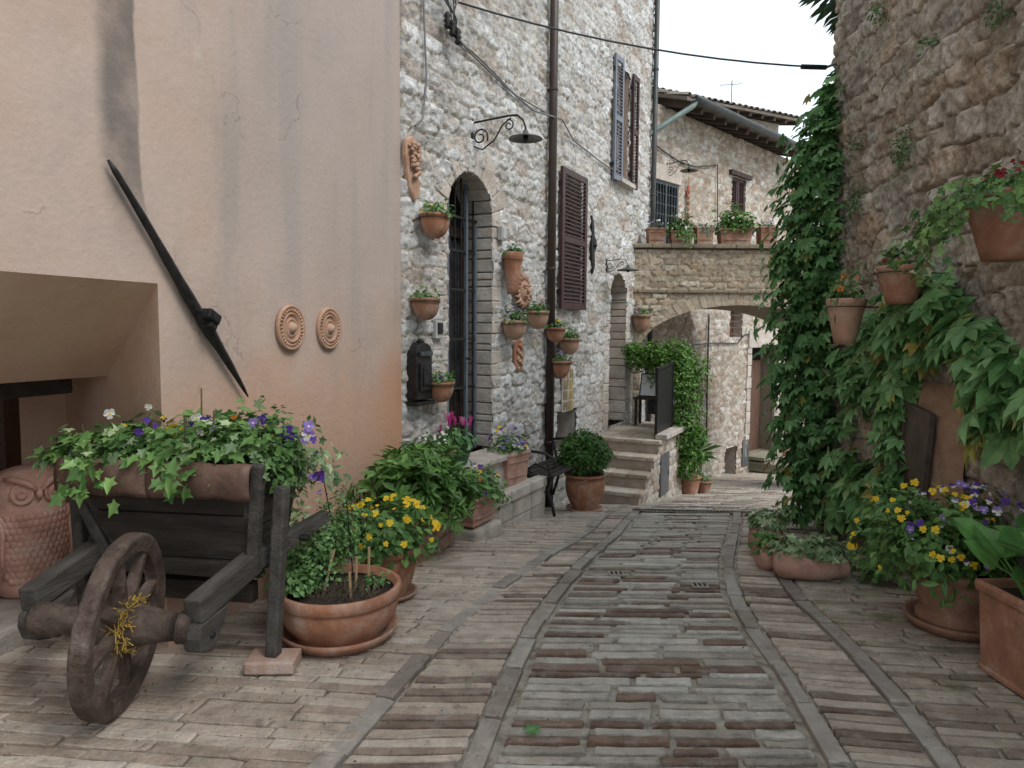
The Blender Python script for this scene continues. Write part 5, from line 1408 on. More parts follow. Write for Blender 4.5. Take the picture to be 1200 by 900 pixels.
for k in range(7): mb.tube([(-.3 + k * .09, -.12, .865 + k * .011), (-.3 + k * .09, .14, .865 + k * .011)], .005, 4)
mb.build('boom', M['cable_grey'], t)

# ================================================================== RIGHT WALL
rw = thing('garden_wall', 'tall weathered rubble wall with mossy crumbling stones along the right side', 'wall', FR.W(0, 0, 0), FR.ang)
hd = [FR.hit(1085, 480), FR.hit(1118, 487), FR.hit(1110, 580), FR.hit(1072, 578)]
rubble('face', M['stone_wall'], rw, 0.0, 6.4, -.5, 5.1, .0145, .34, .17, .040, 81, joint=(.0, .10), rough=.022, big=.07, warp=.07, jit=.30, p=5)
ew = rubble('end_wall', M['stone_wall'], rw, 0.0, 3.0, -.6, 5.1, .03, .27, .165, .055, 82, joint=(.0, .22), rough=.02, big=.05)
ew.rotation_euler = (0, 0, -math.pi / 2); ew.location = (0.02, 3.0, 0)
mb = MB(); mb.box((3.2, 1.62, 2.25), (6.3, 2.8, 5.6)); mb.build('core', M['stone_bridge'], rw)
c_ = (hd[0] + hd[1] + hd[2] + hd[3]) / 4
mb = MB()
x0 = hd[0][0]; wd_ = hd[1][0] - hd[0][0]; top = hd[0][2]; R = np.random.default_rng(6)
gx, gzv = np.meshgrid(np.linspace(-.42, .42, 40), np.linspace(-.95, .48, 60))
r_ = np.sqrt((gx / .42) ** 2 + (np.clip(gzv, -.5, 9) / .46) ** 2)
yy = -.085 + .05 * np.clip((r_ - .75) * 3, 0, 3) + .03 * fbm(gx * 6, gzv * 6, 5)
idx = np.arange(gx.size).reshape(gx.shape)
mb.addn(np.stack([gx + x0 + wd_ / 2, yy, gzv + top - .3], -1).reshape(-1, 3), np.stack([idx[:-1, :-1], idx[:-1, 1:], idx[1:, 1:], idx[1:, :-1]], -1).reshape(-1, 4))
mb.build('plaster_patch', mat('ochre_render', [(.24, .14, .09), (.33, .21, .145), (.38, .27, .19)], .92, 5, .6, 30, patch=[((.13, .10, .07), 3, .55, .7, .6)]), rw, smooth=True)
mb = MB(); mb.box((0, 0, -.29), (wd_, .02, .60)); ht = mb.build('meter_door', M['hatch'], rw, bevel=.006); ht.location = (x0 + wd_ / 2, -.115, top + .01); ht.rotation_euler = (0, .12, 0)
mb = MB()
for sx in (-1, 1): mb.box((sx * wd_ / 2, -.006, -.29), (.025, .03, .62))
mb.box((0, -.006, .01), (wd_, .03, .025)); mb.build('frame', M['hatch'], ht); mb = MB(); mb.lathe([(.01, 0), (.008, .012), (0, .013)], 10, c=(wd_ * -.36, -.01, -.3), mat=((1, 0, 0), (0, 0, -1), (0, 1, 0))); mb.build('lock', M['plastic_grey'], ht)
# weeds in the wall joints
for i, (px, py, s_, n_, lb) in enumerate([(1015, 168, .07, 60, 'small tuft of weeds on the upper wall just right of the creeper top'), (1072, 176, .15, 190, 'tallest pale weed growing on the middle of the upper wall'), (1014, 236, .15, 190, 'bushy weed beside the creeper column above the marigold pot'),
                                     (1041, 14, .12, 90, 'weed at the top edge of the picture on the upper wall'), (1102, 50, .06, 50, 'smallest weed tuft in the upper stones of the right wall'), (1192, 14, .12, 90, 'weed near the top right end of the wall'),
                                     (1098, 272, .07, 60, 'weed left of the large pot of dark red flowers')]):
    h = FR.hit(px, py); loc = FR.W(h[0], -.05, h[2])
    t = thing('wall_weed', lb, 'weed', loc, FR.ang, 'weeds in the right wall')
    mb = MB(); leafy(mb, 'small', n_, (0, -.03, 0), (s_ * .8, .07, s_ * (1.35 if i == 1 else .9)), .035, i + 200, low=-.9); mb.build('foliage', M['wallweed'], t)
    mb = MB(); mb.tube([(0, .04, -s_ * .4), (0, -.02, 0), (.02, -.04, s_ * .6)], .003, 5); mb.build('stem', M['green_stem'], t)
# palm on the terrace behind the wall
po = onY(1001, 2, 6.62)
t = thing('palm_tree', 'palm standing behind the wall end with fronds showing at the top of the wall', 'palm', (3.62, 7.25, 0), 0)
mb = MB(); mb.tube([(.05, 0, -.5), (.03, 0, 2.2), (0, .0, 4.95)], [.15, .12, .10], 12); mb.build('trunk', M['stemwood'], t)
R = np.random.default_rng(12)
for k in range(13):
    az = 2 * math.pi * k / 13 + R.normal() * .1; el = R.uniform(-.1, .9); L = R.uniform(.38, .5)
    if k in (6, 7, 8): el = -.05 - .28 * (k - 6); L = .50; az = math.radians(186 + 14 * (k - 6))
    mb = MB(); P0 = np.array([0, 0, 4.9]); d = np.array([math.cos(az) * math.cos(el), math.sin(az) * math.cos(el), math.sin(el)])
    hub = P0 + d * L + [0, 0, -.08]; mb.tube([P0, (P0 + hub) / 2 + [0, 0, .03], hub], .008, 5, a=.6)
    side = nrm(np.cross(d, [0, 0, 1.0])); upv = np.cross(side, d)
    for j in range(20):
        q = (j / 19 - .5) * 3.6; dd_ = nrm(d * math.cos(q) + side * math.sin(q)) ; lf = .42 * (1 - .25 * abs(j / 19 - .5))
        scatter(mb, 'strap', np.array([hub]), np.array([upv + R.normal(size=3) * .1]), np.array([dd_ + [0, 0, -.25]]), lf, np.array([R.random()]))
    mb.build('frond', M['palm'], t)

# ------------------------------------------------------------------ creeper
cr = thing('virginia_creeper', 'dense dark green creeper climbing the end of the right wall and trailing over it', 'climbing plant', FR.W(0, -.05, -.25), FR.ang)
blobs = []
for (px, py, rp, Y, n) in [(978, 108, 14, 6.5, 40), (970, 130, 22, 6.5, 90), (960, 160, 28, 6.45, 150), (955, 195, 36, 6.4, 260), (950, 235, 40, 6.4, 330), (950, 280, 44, 6.35, 380), (948, 325, 46, 6.3, 400), (946, 370, 46, 6.25, 380),
                           (943, 415, 42, 6.25, 340), (942, 460, 40, 6.2, 300), (938, 505, 38, 6.2, 270), (942, 545, 36, 6.2, 230), (950, 580, 34, 6.1, 150), (915, 300, 12, 6.4, 50), (985, 160, 10, 6.4, 30)]:
    p = FR.loc(onY(px, py, Y)); blobs.append((p, rp / F_PX * Y, n, .13, .36))
for (px, py, rp, n, s_) in [(990, 430, 20, 70, .15), (1000, 450, 20, 60, .15), (1020, 400, 24, 90, .16), (1045, 375, 32, 150, .17), (1078, 355, 32, 150, .17), (1105, 365, 32, 130, .18), (1060, 400, 28, 110, .17), (1085, 400, 24, 70, .17), (1130, 400, 30, 90, .18),
                            (1050, 440, 30, 120, .17), (1050, 480, 20, 90, .16), (1050, 520, 20, 90, .16), (1050, 560, 20, 80, .16), (1052, 595, 20, 60, .17), (1040, 560, 24, 50, .18), (1010, 570, 28, 80, .19), (1020, 605, 34, 90, .20), (985, 590, 26, 70, .18), (990, 540, 20, 40, .16),
                            (1155, 430, 28, 70, .20), (1180, 455, 30, 70, .21), (1170, 490, 26, 50, .20), (1195, 430, 24, 50, .20), (985, 500, 14, 20, .15), (1010, 470, 14, 18, .15), (1230, 470, 34, 70, .2), (1150, 400, 18, 30, .18)]:
    h = FR.hit(px, py, -.12); Yd = FR.W(h[0], -.12, 0)[1]; blobs.append((np.array([h[0], -.12, h[2]]), rp / F_PX * Yd, n, s_, .12))
mb = MB(); R = np.random.default_rng(33); o_ = np.array([0, -.05, -.25]); n_leaf = 0
for (p, r, n, s_, dep) in blobs:
    lo = 0 if p[0] < .45 else .35
    n = int(n * (.72 if p[0] < .45 else .56)); p = p + np.array([.06 if p[0] < .2 else 0, 0, 0])
    d = nrm(R.normal(size=(n, 3))); rad = R.random(n) ** .45 * (1 + .35 * R.normal(size=n) * .5)
    P = p - o_ + d * rad[:, None] * np.array([r * 1.05, min(dep, r * 1.1), r * 1.15])
    N = nrm(d * .5 + np.array([0, -.7, .75]) + R.normal(size=(n, 3)) * .35)
    T = nrm(np.array([0, -.25, -.75 if p[0] < .45 else -.30]) + d * .35 + R.normal(size=(n, 3)) * (.5 if p[0] < .45 else .7))
    P[:, 1] = np.minimum(P[:, 1], .0 + np.where(P[:, 0] < -.05, .5, -.02))
    scatter(mb, 'palmate', P, N, T, s_ * 1.0 * (.35 + .75 * R.random(n) ** .8), lo + (1 - lo) * R.random(n))
    n2 = n // 4; scatter(mb, 'oval', p - o_ + nrm(R.normal(size=(n2, 3))) * (R.random((n2, 1)) ** .6) * np.array([r, min(dep, r) * .8, r]), N[:n2], T[:n2], .10 * (.5 + .6 * R.random(n2)), R.random(n2) * .6)
    n_leaf += n
mb.build('foliage', M['creeper'], cr)
for k, px0 in enumerate([940, 946, 953, 958]):
    P = []
    for py in range(600, 120, -40): q = FR.loc(onY(px0 + (600 - py) * .05 + 6 * math.sin(py * .03 + k), py, 6.4)); P.append(q - o_ + [0, -.0, 0])
    mb = MB(); mb.tube(P, np.linspace(.02, .006, len(P)), 7); mb.build('stem', M['stemwood'], cr, smooth=True)
for k, pts in enumerate([[(960, 410), (1000, 440), (1020, 430), (1040, 415), (1060, 400)], [(980, 405), (1010, 405), (1045, 385), (1100, 370), (1150, 405), (1200, 440)], [(1055, 420), (1060, 500), (1065, 600)]]):
    mb = MB(); mb.tube([np.array([q[0], -.14 - .05 * (i % 2), q[2]]) - o_ for i, q in enumerate(FR.hit(*p) for p in pts)], .007, 6); mb.build('stem', M['cane'], cr, smooth=True)

# ------------------------------------------------------------------ hedge on the landing, pots below
hb = thing('climbing_hedge', 'bright green climbing hedge covering the far end of the stair landing', 'hedge', FA.W(6.2, -.95, -.9), FA.ang)
mb = MB(); R = np.random.default_rng(17)
for (px, py, rp, Y, n) in [(750, 418, 16, 10.6, 700), (770, 415, 14, 10.4, 600), (790, 418, 18, 10.3, 900), (803, 430, 20, 10.2, 900), (800, 455, 22, 10.1, 1000), (800, 485, 20, 10.1, 800), (800, 510, 18, 10.1, 600), (808, 535, 15, 10.1, 400), (802, 550, 12, 10.1, 260), (780, 440, 16, 10.5, 500), (740, 410, 9, 10.6, 250), (815, 505, 9, 10.1, 150)]:
    q = onY(px, py, Y) - FA.W(6.2, -.95, -.9); c, s_ = math.cos(-FA.ang), math.sin(-FA.ang); q = np.array([q[0] * c - q[1] * s_, q[0] * s_ + q[1] * c, q[2]])
    r = rp / F_PX * Y; leafy(mb, 'small', int(n * 1.5), q, (r * 1.12, r * 1.4, r * 1.12), .054, px + py, low=-1, lump=.25, shell=.35)
mb.build('foliage', M['jasmine'], hb)
for k in range(3): mb = MB(); mb.tube([(.05 * k - .1, -.05, -.25), (.1 * k - .1, -.05, .5), (.08 * k - .15, .0, 1.2), (.1, .2, 1.8)], .015, 6); mb.build('stem', M['stemwood'], hb)
p = onZ(806, 566, float(gz(10.4))); Yp = 10.35; p = onY(806, 560, Yp); 
t = thing('potted_yucca', 'spiky green plant in a terracotta pot at the foot of the hedge', 'potted plant', (p[0] + .02, Yp, gz(Yp)), 0)
lathe_pot(t, .12, .16, .27, M['terra_red']); mb = MB(); R = np.random.default_rng(2)
n = 60; az = R.random(n) * 6.28; el = R.uniform(.1, 1.3, n); T = np.c_[np.cos(az) * np.cos(el), np.sin(az) * np.cos(el), np.sin(el)]
scatter(mb, 'strap', np.tile([[0, 0, .55]], (n, 1)), nrm(np.c_[-T[:, 0] * T[:, 2], -T[:, 1] * T[:, 2], 1 - T[:, 2] ** 2] + .01), T, .5 * (.6 + .5 * R.random(n)), R.random(n)); mb.build('foliage', M['herb'], t)
mb = MB(); mb.tube([(0, 0, .2), (0, 0, .6)], .03, 7); mb.build('trunk', M['stemwood'], t)
t = thing('potted_herb', 'small low pot with a few sprigs right of the spiky plant', 'potted plant', (p[0] + .26, Yp + .12, gz(Yp + .1)), 0)
lathe_pot(t, .08, .12, .2, M['terra_old']); foliage(t, M['herb'], 'small', 160, (0, 0, .2), (.13, .13, .14), .045, 5)

# ================================================================== POTTED PLANTS ON THE GROUND
def ground_loc(x, y, dz=.014): return (x, y, float(gz(y)) + dz)
# boxwood ball
p = G(686, 600); Y0 = p[1] + .1; p = onY(685, 598, Y0)
tag(saucer('grey clay saucer under the clipped box bush', ground_loc(p[0], Y0), .20, M['terra_beige'], .035), 'grey clay saucer under the clipped box bush', 'saucer')
t = thing('potted_box_bush', 'round clipped box bush in a bellied terracotta pot before the steps', 'potted plant', ground_loc(p[0], Y0, .03), 0)
lathe_pot(t, .125, .20, .38, M['terra'], belly=.035, rim=.03)
foliage(t, M['box'], 'small', 5200, (0, 0, .60), (.285, .285, .235), .040, 3, low=-.9, lump=.10, shell=.22)
mb = MB(); mb.tube([(0, 0, .3), (0, 0, .6)], .02, 6); mb.build('trunk', M['stemwood'], t)
mb = MB(); mb.tube([(.0, -.232, .34), (-.10, -.215, .31), (-.13, -.20, .22), (-.10, -.18, .14)], .012, 8); mb.build('handle', M['terra'], t, smooth=True)
# laurel planter at the plaster corner
ex = FP.W(-.52, -.36, 0); LZ = float(gz(5.1)) + .014
t = thing('laurel_planter', 'long terracotta planter box with a bushy glossy laurel at the plaster corner', 'potted plant', (ex[0], ex[1], LZ), FP.ang)
box_pot(t, .78, .36, .34, M['terra_old'])
mb = MB(); R = np.random.default_rng(41)
for (c, r, n) in (((-.25, 0, .52), (.34, .32, .26), 520), ((.2, .0, .50), (.36, .32, .26), 520), ((.0, -.12, .42), (.46, .30, .22), 380), ((.38, -.05, .42), (.22, .24, .18), 180)):
    d = nrm(R.normal(size=(n // 6, 3)) + [0, 0, .3]); P0 = np.array(c) + d * np.array(r) * R.uniform(.6, 1.05, (len(d), 1))
    for q, dd_ in zip(P0, d):                # whorls of narrow leaves at the shoot tips
        m_ = 9; az = np.arange(m_) * 2.4 + R.random() * 6; ax = nrm(dd_ + [0, 0, .7]); s1_ = nrm(np.cross(ax, [1, 0, .1])); s2_ = np.cross(ax, s1_)
        T = np.cos(az)[:, None] * s1_ + np.sin(az)[:, None] * s2_ + ax * R.uniform(.1, .9, (m_, 1)); scatter(mb, 'long', np.tile(q, (m_, 1)) - ax * R.random((m_, 1)) * .06, nrm(ax - T * .3 + R.normal(size=(m_, 3)) * .1), T, .105 * R.uniform(.7, 1.15, m_), R.random(m_) * .6 + .4 * R.random())
mb.build('foliage', M['laurel'], t)
mb = MB()
for k in range(6): mb.tube([(-.3 + .12 * k, 0, .3), (-.32 + .13 * k, 0, .55)], .01, 5)
mb.build('stems', M['stemwood'], t)
# violet box planter on the low stone
q = FA.W(.30, -.50, 0)
t = thing('pansy_planter', 'small square terracotta planter with orange and violet pansies and trailing leaves', 'potted plant', FA.W(.28, -.47, -.02), FA.ang)
box_pot(t, .40, .26, .22, M['terra_pink'])
mb = MB(); leafy(mb, 'small', 900, (.04, 0, .24), (.34, .22, .17), .055, 9, low=-.4); R = np.random.default_rng(9); trails(mb, 'small', [(.2, -.05 + .02 * k, .2, 1, -.3, 0) for k in range(10)], R, .22, .05); leafy(mb, 'long', 120, (-.14, 0, .30), (.2, .2, .16), .10, 10, low=-.1)
mb.build('foliage', M['herb'], t)
bloom_on(t, [PUR, VIO, ORA, DRK, YEL], 13, (.02, -.02, .27), (.24, .18, .15), .036, 9, view=local_view(FA.W(.28, -.47, 0), FA.ang))
# rectangular planter on the ledge
p = onZ(608, 556, .085); l = FA.loc(p)
t = thing('viola_planter', 'square brick red planter of violas standing on the green edged ledge', 'potted plant', FA.W(1.34, -.24, .062), FA.ang - .15)
box_pot(t, .36, .28, .30, M['terra_pink'], taper=.86)
mb = MB(); leafy(mb, 'oval', 240, (0, 0, .31), (.20, .16, .15), .055, 12, low=-.1); mb.build('foliage', M['pansy_leaf'], t)
bloom_on(t, [PUR, PUR, VIO, LIL, YEL], 26, (0, 0, .33), (.20, .15, .19), .032, 12, view=local_view(FA.W(1.1, -.24, 0), FA.ang), low=.0)
# round pot of white flowers and cyclamen on the doorstep
p = FA.W(.17, -.20, .372)
t = thing('white_flower_pot', 'round terracotta pot of tiny white flowers in the corner beside the doorstep', 'potted plant', p, 0)
lathe_pot(t, .10, .155, .17, M['terra_old']); foliage(t, M['box'], 'small', 420, (0, 0, .18), (.17, .17, .11), .04, 14); bloom_on(t, [WHI], 30, (0, 0, .19), (.16, .16, .11), .016, 14, view=(0, -1, .3))
p = FA.W(.55, -.17, .372)
t = thing('cyclamen_pot', 'magenta and pale pink cyclamen in a greenish pot on the doorstep', 'potted plant', p, 0)
lathe_pot(t, .09, .12, .15, M['green_edge']); foliage(t, M['creeper'], 'broad', 60, (0, 0, .17), (.17, .17, .10), .085, 15); bloom_on(t, [PNK, PNK, LPK], 16, (0, 0, .22), (.14, .14, .12), .060, 15, kind='cyclamen', low=.2)
mb = MB()
for k in range(9): a_ = k * .7; mb.tube([(0, 0, .14), (.1 * math.cos(a_), .1 * math.sin(a_), .30)], .003, 4)
mb.build('stems', M['green_stem'], t)
# yellow pansy pot
yx, yy_ = -.70, 4.02
saucer('terracotta saucer beneath the pot of yellow pansies', ground_loc(yx, yy_), .17, M['terra_old'], .03)
t = thing('yellow_pansy_pot', 'terracotta pot overflowing with bright yellow pansies behind the herb bowl', 'potted plant', ground_loc(yx, yy_, .032), 0)
lathe_pot(t, .115, .165, .27, M['terra'], belly=.012, rim=.04)
mb = MB(); leafy(mb, 'oval', 950, (-.02, -.02, .31), (.27, .24, .19), .058, 21, low=-.35); leafy(mb, 'broad', 26, (.05, -.12, .24), (.17, .1, .1), .06, 22, low=-.5); mb.build('foliage', M['pansy_leaf'], t)
bloom_on(t, [YEL] * 7 + [DRK], 62, (0, -.02, .34), (.27, .23, .19), .028, 21, view=local_view((yx, yy_, 0), 0), low=-.05, upb=.6)
# herb bowl
bx_, by_ = -.83, 3.42
saucer('large orange terracotta saucer under the wide herb bowl', ground_loc(bx_, by_), .285, M['terra_red'], .055)
t = thing('herb_bowl', 'wide terracotta bowl of feathery herbs and cane stakes beside the wheelbarrow', 'potted plant', ground_loc(bx_, by_, .034), .2)
lathe_pot(t, .215, .285, .235, M['terra'], belly=.02, rim=.055, lip=.012)
mb = MB(); R = np.random.default_rng(23); leafy(mb, 'small', 1500, (-.11, .07, .34), (.18, .16, .20), .026, 23, low=-.5, lump=.5, shell=.7); leafy(mb, 'small', 1100, (.02, .12, .46), (.13, .11, .24), .024, 24, low=-.8, lump=.5, shell=.7); leafy(mb, 'small', 420, (-.20, -.06, .27), (.09, .08, .07), .04, 25)
leafy(mb, 'small', 90, (.17, .0, .23), (.06, .06, .04), .03, 26); mb.build('foliage', M['herb'], t)
mb = MB()
for k in range(170):
    x, y = R.uniform(-.16, .2), R.uniform(-.18, .05); mb.tube([(x, y, .19), (x + R.normal() * .03, y + R.normal() * .03, .22 + R.random() * .05)], .0018, 3)
mb.build('dry_stalks', M['stemwood'], t)
stakes(t, [((.06, -.14, .18), (.055, -.145, .33)), ((.08, .0, .18), (.085, .0, .36)), ((.14, .01, .18), (.145, .01, .40)), ((-.07, -.02, .2), (-.02, .0, .40))], r=.007)
stakes(t, [((.07, .05, .2), (.04, .05, .62)), ((.0, .1, .3), (-.08, .1, .78))], M['iron'], r=.003)
# pots half hidden behind the barrow
t = thing('ivy_pot', 'terracotta pot of pale variegated ivy squeezed between barrow and yellow pansies', 'potted plant', ground_loc(-1.12, 3.98), 0)
lathe_pot(t, .12, .17, .25, M['terra']); foliage(t, M['ivy_var'], 'ivy', 420, (0, 0, .30), (.24, .2, .20), .055, 27, low=-.3)
t = thing('leafy_pot', 'small terracotta pot of yellow green leaves hidden behind the herb bowl', 'potted plant', ground_loc(-1.08, 3.62), 0)
lathe_pot(t, .10, .14, .22, M['terra_red']); foliage(t, M['herb'], 'oval', 260, (0, 0, .26), (.16, .15, .13), .05, 28, low=-.2); bloom_on(t, [YEL], 5, (0, 0, .28), (.15, .14, .14), .03, 28)

# right side: pansies, square planter, fallen jars
px_, py_ = 2.255, 3.58
saucer('thick dark terracotta saucer under the pot of mixed pansies', ground_loc(px_, py_), .235, M['terra_old'], .055)
t = thing('mixed_pansy_pot', 'ornate terracotta pot of yellow violet and white pansies by the metal door', 'potted plant', ground_loc(px_, py_, .034), 0)
t.scale = (.9, .9, .93)
mb = MB(); mb.lathe([(0, 0), (.19, 0), (.20, .02), (.20, .045), (.175, .065), (.18, .09), (.215, .16), (.235, .24), (.235, .27), (.25, .275), (.255, .31), (.24, .325), (.22, .315), (.21, .28), (0, .28)], 40); mb.build('pot', M['terra_old'], t, smooth=True)
mb = MB(); mb.lathe([(.21, 0), (0, .01)], 16, c=(0, 0, .285)); mb.build('soil', M['soil'], t)
mb = MB(); leafy(mb, 'oval', 2300, (-.12, -.02, .45), (.40, .33, .27), .060, 31, low=-.5); leafy(mb, 'long', 420, (-.1, -.08, .36), (.38, .3, .24), .075, 32, low=-.8); leafy(mb, 'ivy', 60, (-.32, -.1, .42), (.14, .12, .14), .06, 33, low=-.6); mb.build('foliage', M['pansy_leaf'], t)
bloom_on(t, [YEL], 60, (-.22, -.04, .46), (.34, .30, .28), .029, 31, view=local_view((px_, py_, 0), 0), low=-.45)
bloom_on(t, [PUR, PUW, VIO, WHI, PUW, LIL], 100, (.04, -.04, .48), (.36, .32, .26), .029, 35, view=local_view((px_, py_, 0), 0), low=-.2)
t = thing('square_planter', 'tall square terracotta planter with large broad leaves at the right edge', 'potted plant', ground_loc(2.27, 2.94), .05)
box_pot(t, .40, .40, .40, M['terra_red'], taper=.90, rim=.045)
mb = MB(); R = np.random.default_rng(36)
for k in range(20):
    az = R.random() * 6.28; el = R.uniform(.2, 1.1); d = np.array([math.cos(az) * math.cos(el), math.sin(az) * math.cos(el), math.sin(el)]); L = R.uniform(.08, .26); p0 = np.array([R.normal() * .06, R.normal() * .06, .38]); p1 = p0 + d * L + [0, 0, .06]
    mb.tube([p0, (p0 + p1) / 2 + [0, 0, .02], p1], .005, 5, a=.7)
    scatter(mb, 'broad', p1[None], np.array([[-d[0] * .5, -d[1] * .4 - .45, .8]]) + R.normal(size=(1, 3)) * .2, np.array([[d[0], d[1], .1]]), .20 * R.uniform(.6, 1.2), R.random(1))
mb.build('foliage', M['hosta'], t)
def jar(label, x, y, rz, L, r, n, seed, fm='ivy_var', up=.0, flw=None):
    t = thing('jar_planter', label, 'potted plant', ground_loc(x, y, .005), rz, 'terracotta jars lying along the right wall')
    mb = MB(); Rm = np.array(((0, 0, 1), (0, 1, 0), (-1, 0, 0)))         # axis along x
    pr = [(0, -L / 2)] + [(r * math.sin(q) ** .7, -L / 2 + r * .9 * (1 - math.cos(q))) for q in np.linspace(.3, math.pi / 2, 5)] + [(r * 1.02, 0), (r * .95, L * .25), (r * .72, L * .38), (r * .62, L * .43), (r * .76, L * .5), (r * .70, L * .5), (r * .5, L * .42), (r * .55, L * .3), (0, L * .25)]
    mb.lathe(pr, 26, c=(0, 0, r * .97), mat=Rm); mb.build('jar', M['terra_pink'], t, smooth=True)
    mb = MB(); mb.lathe([(r * .6, 0), (r * .72, .03), (r * .66, .045), (r * .5, .02), (0, .0)], 20, c=(-.02, 0, r * 1.72), sc=(1.4, .85)); mb.build('opening', M['terra'], t, smooth=True)
    mb = MB(); leafy(mb, 'ivy', n, (0, 0, r * 1.9), (L * .52, r * 1.2, r * .8), .052, seed, low=-.4); mb.build('foliage', M[fm], t)
    if flw: bloom_on(t, flw, 8, (0, 0, r * 2), (L * .45, r, r * .8), .02, seed)
jar('terracotta jar lying on its side full of pale variegated ivy nearest the pansies', 1.86, 4.42, -.15, .44, .098, 520, 41)
jar('upright leaning terracotta jar of grey green leaves by the creeper foot', 1.80, 5.02, 1.2, .34, .12, 420, 42, 'ivy_var', flw=[ORA, WHI])
jar('smaller brown jar tucked between the two lying jars', 1.70, 4.66, .9, .24, .085, 160, 43, 'ivy')
t = thing('ground_plant', 'low green weed growing at the wall foot beside the lying jar', 'plant', ground_loc(2.24, 4.35), 0)
foliage(t, M['ivy'], 'ivy', 150, (0, 0, .06), (.14, .2, .14), .06, 44)

# ================================================================== OWL
owl_p = onZ(24, 700, .12)
t = thing('owl_statue', 'pink terracotta owl statue with carved feathers standing in the wall recess', 'statue', (owl_p[0] - .0, owl_p[1] + .10, .12), math.radians(50))
t.scale = (.88, .88, .94)
sb = thing('cement_slab', 'rough grey cement slab filling the floor of the wall recess under the owl', 'slab', (owl_p[0], owl_p[1], 0), FP.ang)
mb = MB(); mb.box((-.5, .45, .04), (2.3, 1.5, .16)); mb.build('slab', M['border'], sb, bevel=.03, seg=3, extra={'v': np.full(8, .7)} if False else None)
prof = [(0, 0), (.15, 0), (.175, .02), (.18, .06), (.19, .12), (.205, .22), (.21, .32), (.20, .42), (.185, .48), (.185, .54), (.19, .60), (.175, .65), (.13, .685), (.07, .70), (0, .705)]
mb = MB(); mb.lathe(prof, 40, sc=(1, .86)); mb.build('body', M['terra_pink'], t, smooth=True)
def surf(th, z, off=0.0):
    r = np.interp(z, [p_[1] for p_ in prof[1:]], [p_[0] for p_ in prof[1:]]) + off; return np.array([r * math.cos(th), .86 * r * math.sin(th), z])
mb = MB()                                  # scale feathers (front is -y)
for row in range(11):
    z = .10 + row * .034
    for k in range(-6, 7):
        th = -math.pi / 2 + (k + .5 * (row % 2)) * .17
        if abs(th + math.pi / 2) < .95: mb.ball(surf(th, z, -.004), (.022, .010, .026), 8, 6, rot=(.25, 0, th + math.pi / 2))
mb.build('breast_feathers', M['terra_pink'], t, smooth=True)
for s_ in (-1, 1):
    mb = MB()
    for row in range(9):
        for k in range(5):
            th = -math.pi / 2 + s_ * (1.0 + k * .2); z = .14 + row * .036; mb.ball(surf(th, z, .006), (.026, .012, .034), 8, 6, rot=(.2, s_ * .15, th + math.pi / 2))
    mb.tube([surf(-math.pi / 2 + s_ * .98, .12, .012), surf(-math.pi / 2 + s_ * .92, .25, .016), surf(-math.pi / 2 + s_ * .88, .36, .014), surf(-math.pi / 2 + s_ * 1.1, .47, .01)], .012, 7)
    mb.build('wing', M['terra_pink'], t, smooth=True)
    c = surf(-math.pi / 2 + s_ * .42, .575, .0); Rz = np.array(Euler((0, 0, s_ * .42)).to_matrix()) @ np.array(((1, 0, 0), (0, 0, -1), (0, 1, 0)))
    mb = MB(); mb.lathe([(.058, 0), (.060, .010), (.050, .016), (.043, .008), (.030, .010), (.026, .020), (.018, .024), (.010, .018), (0, .016)], 24, c=c, mat=Rz); mb.build('eye', M['terra_pink'], t, smooth=True)
    mb = MB(); mb.tube([surf(-math.pi / 2 + s_ * .05, .585, .02), surf(-math.pi / 2 + s_ * .25, .63, .03), surf(-math.pi / 2 + s_ * .6, .655, .03), surf(-math.pi / 2 + s_ * .95, .655, .012)], [.01, .018, .018, .008], 8); mb.build('brow', M['terra_pink'], t, smooth=True)
    mb = MB()
    for k in range(3): mb.ball((s_ * .06 + (k - 1) * .03, -.165, .022), (.015, .04, .022), 8, 6)
    mb.build('foot', M['terra_pink'], t, smooth=True)
mb = MB(); mb.tube([surf(-math.pi / 2, .60, .004), surf(-math.pi / 2, .57, .03), surf(-math.pi / 2, .535, .018)], [.012, .020, .004], 8); mb.build('beak', M['terra_pink'], t, smooth=True)

# ================================================================== WHEELBARROW
wc = onZ(143, 731, .36)
b_ang = math.atan2(1, .15)
BF = Fr((wc[0], wc[1]), .15, 1)
wb = thing('wheelbarrow', 'old dark wooden wheelbarrow with a spoked wheel used as a flower planter', 'wheelbarrow', (wc[0], wc[1], .012), b_ang)
RA = np.array(((1, 0, 0), (0, 0, 1), (0, -1, 0)))      # lathe axis z -> y
RW = .345; WC = (0, 0, .348)
mb = MB(); n = 60; prof = [(RW - .075, -.026), (RW - .012, -.034), (RW, -.026), (RW, .026), (RW - .012, .034), (RW - .075, .026)]
V = []
for i in range(n):
    th = 2 * math.pi * i / n; wv = 1 + .006 * math.sin(3 * th) + .004 * math.sin(7 * th)
    for r, yv in prof: V.append((r * wv * math.cos(th), yv + .004 * math.sin(2 * th), r * wv * math.sin(th)))
mb.add(V, [(i * 6 + j, i * 6 + (j + 1) % 6, ((i + 1) % n) * 6 + (j + 1) % 6, ((i + 1) % n) * 6 + j) for i in range(n) for j in range(6)])
wh = mb.build('wheel', M['wheel_wood'], wb, smooth=False, bevel=.006)
wh.location = WC; wh.rotation_euler = (math.radians(5), 0, math.radians(13))
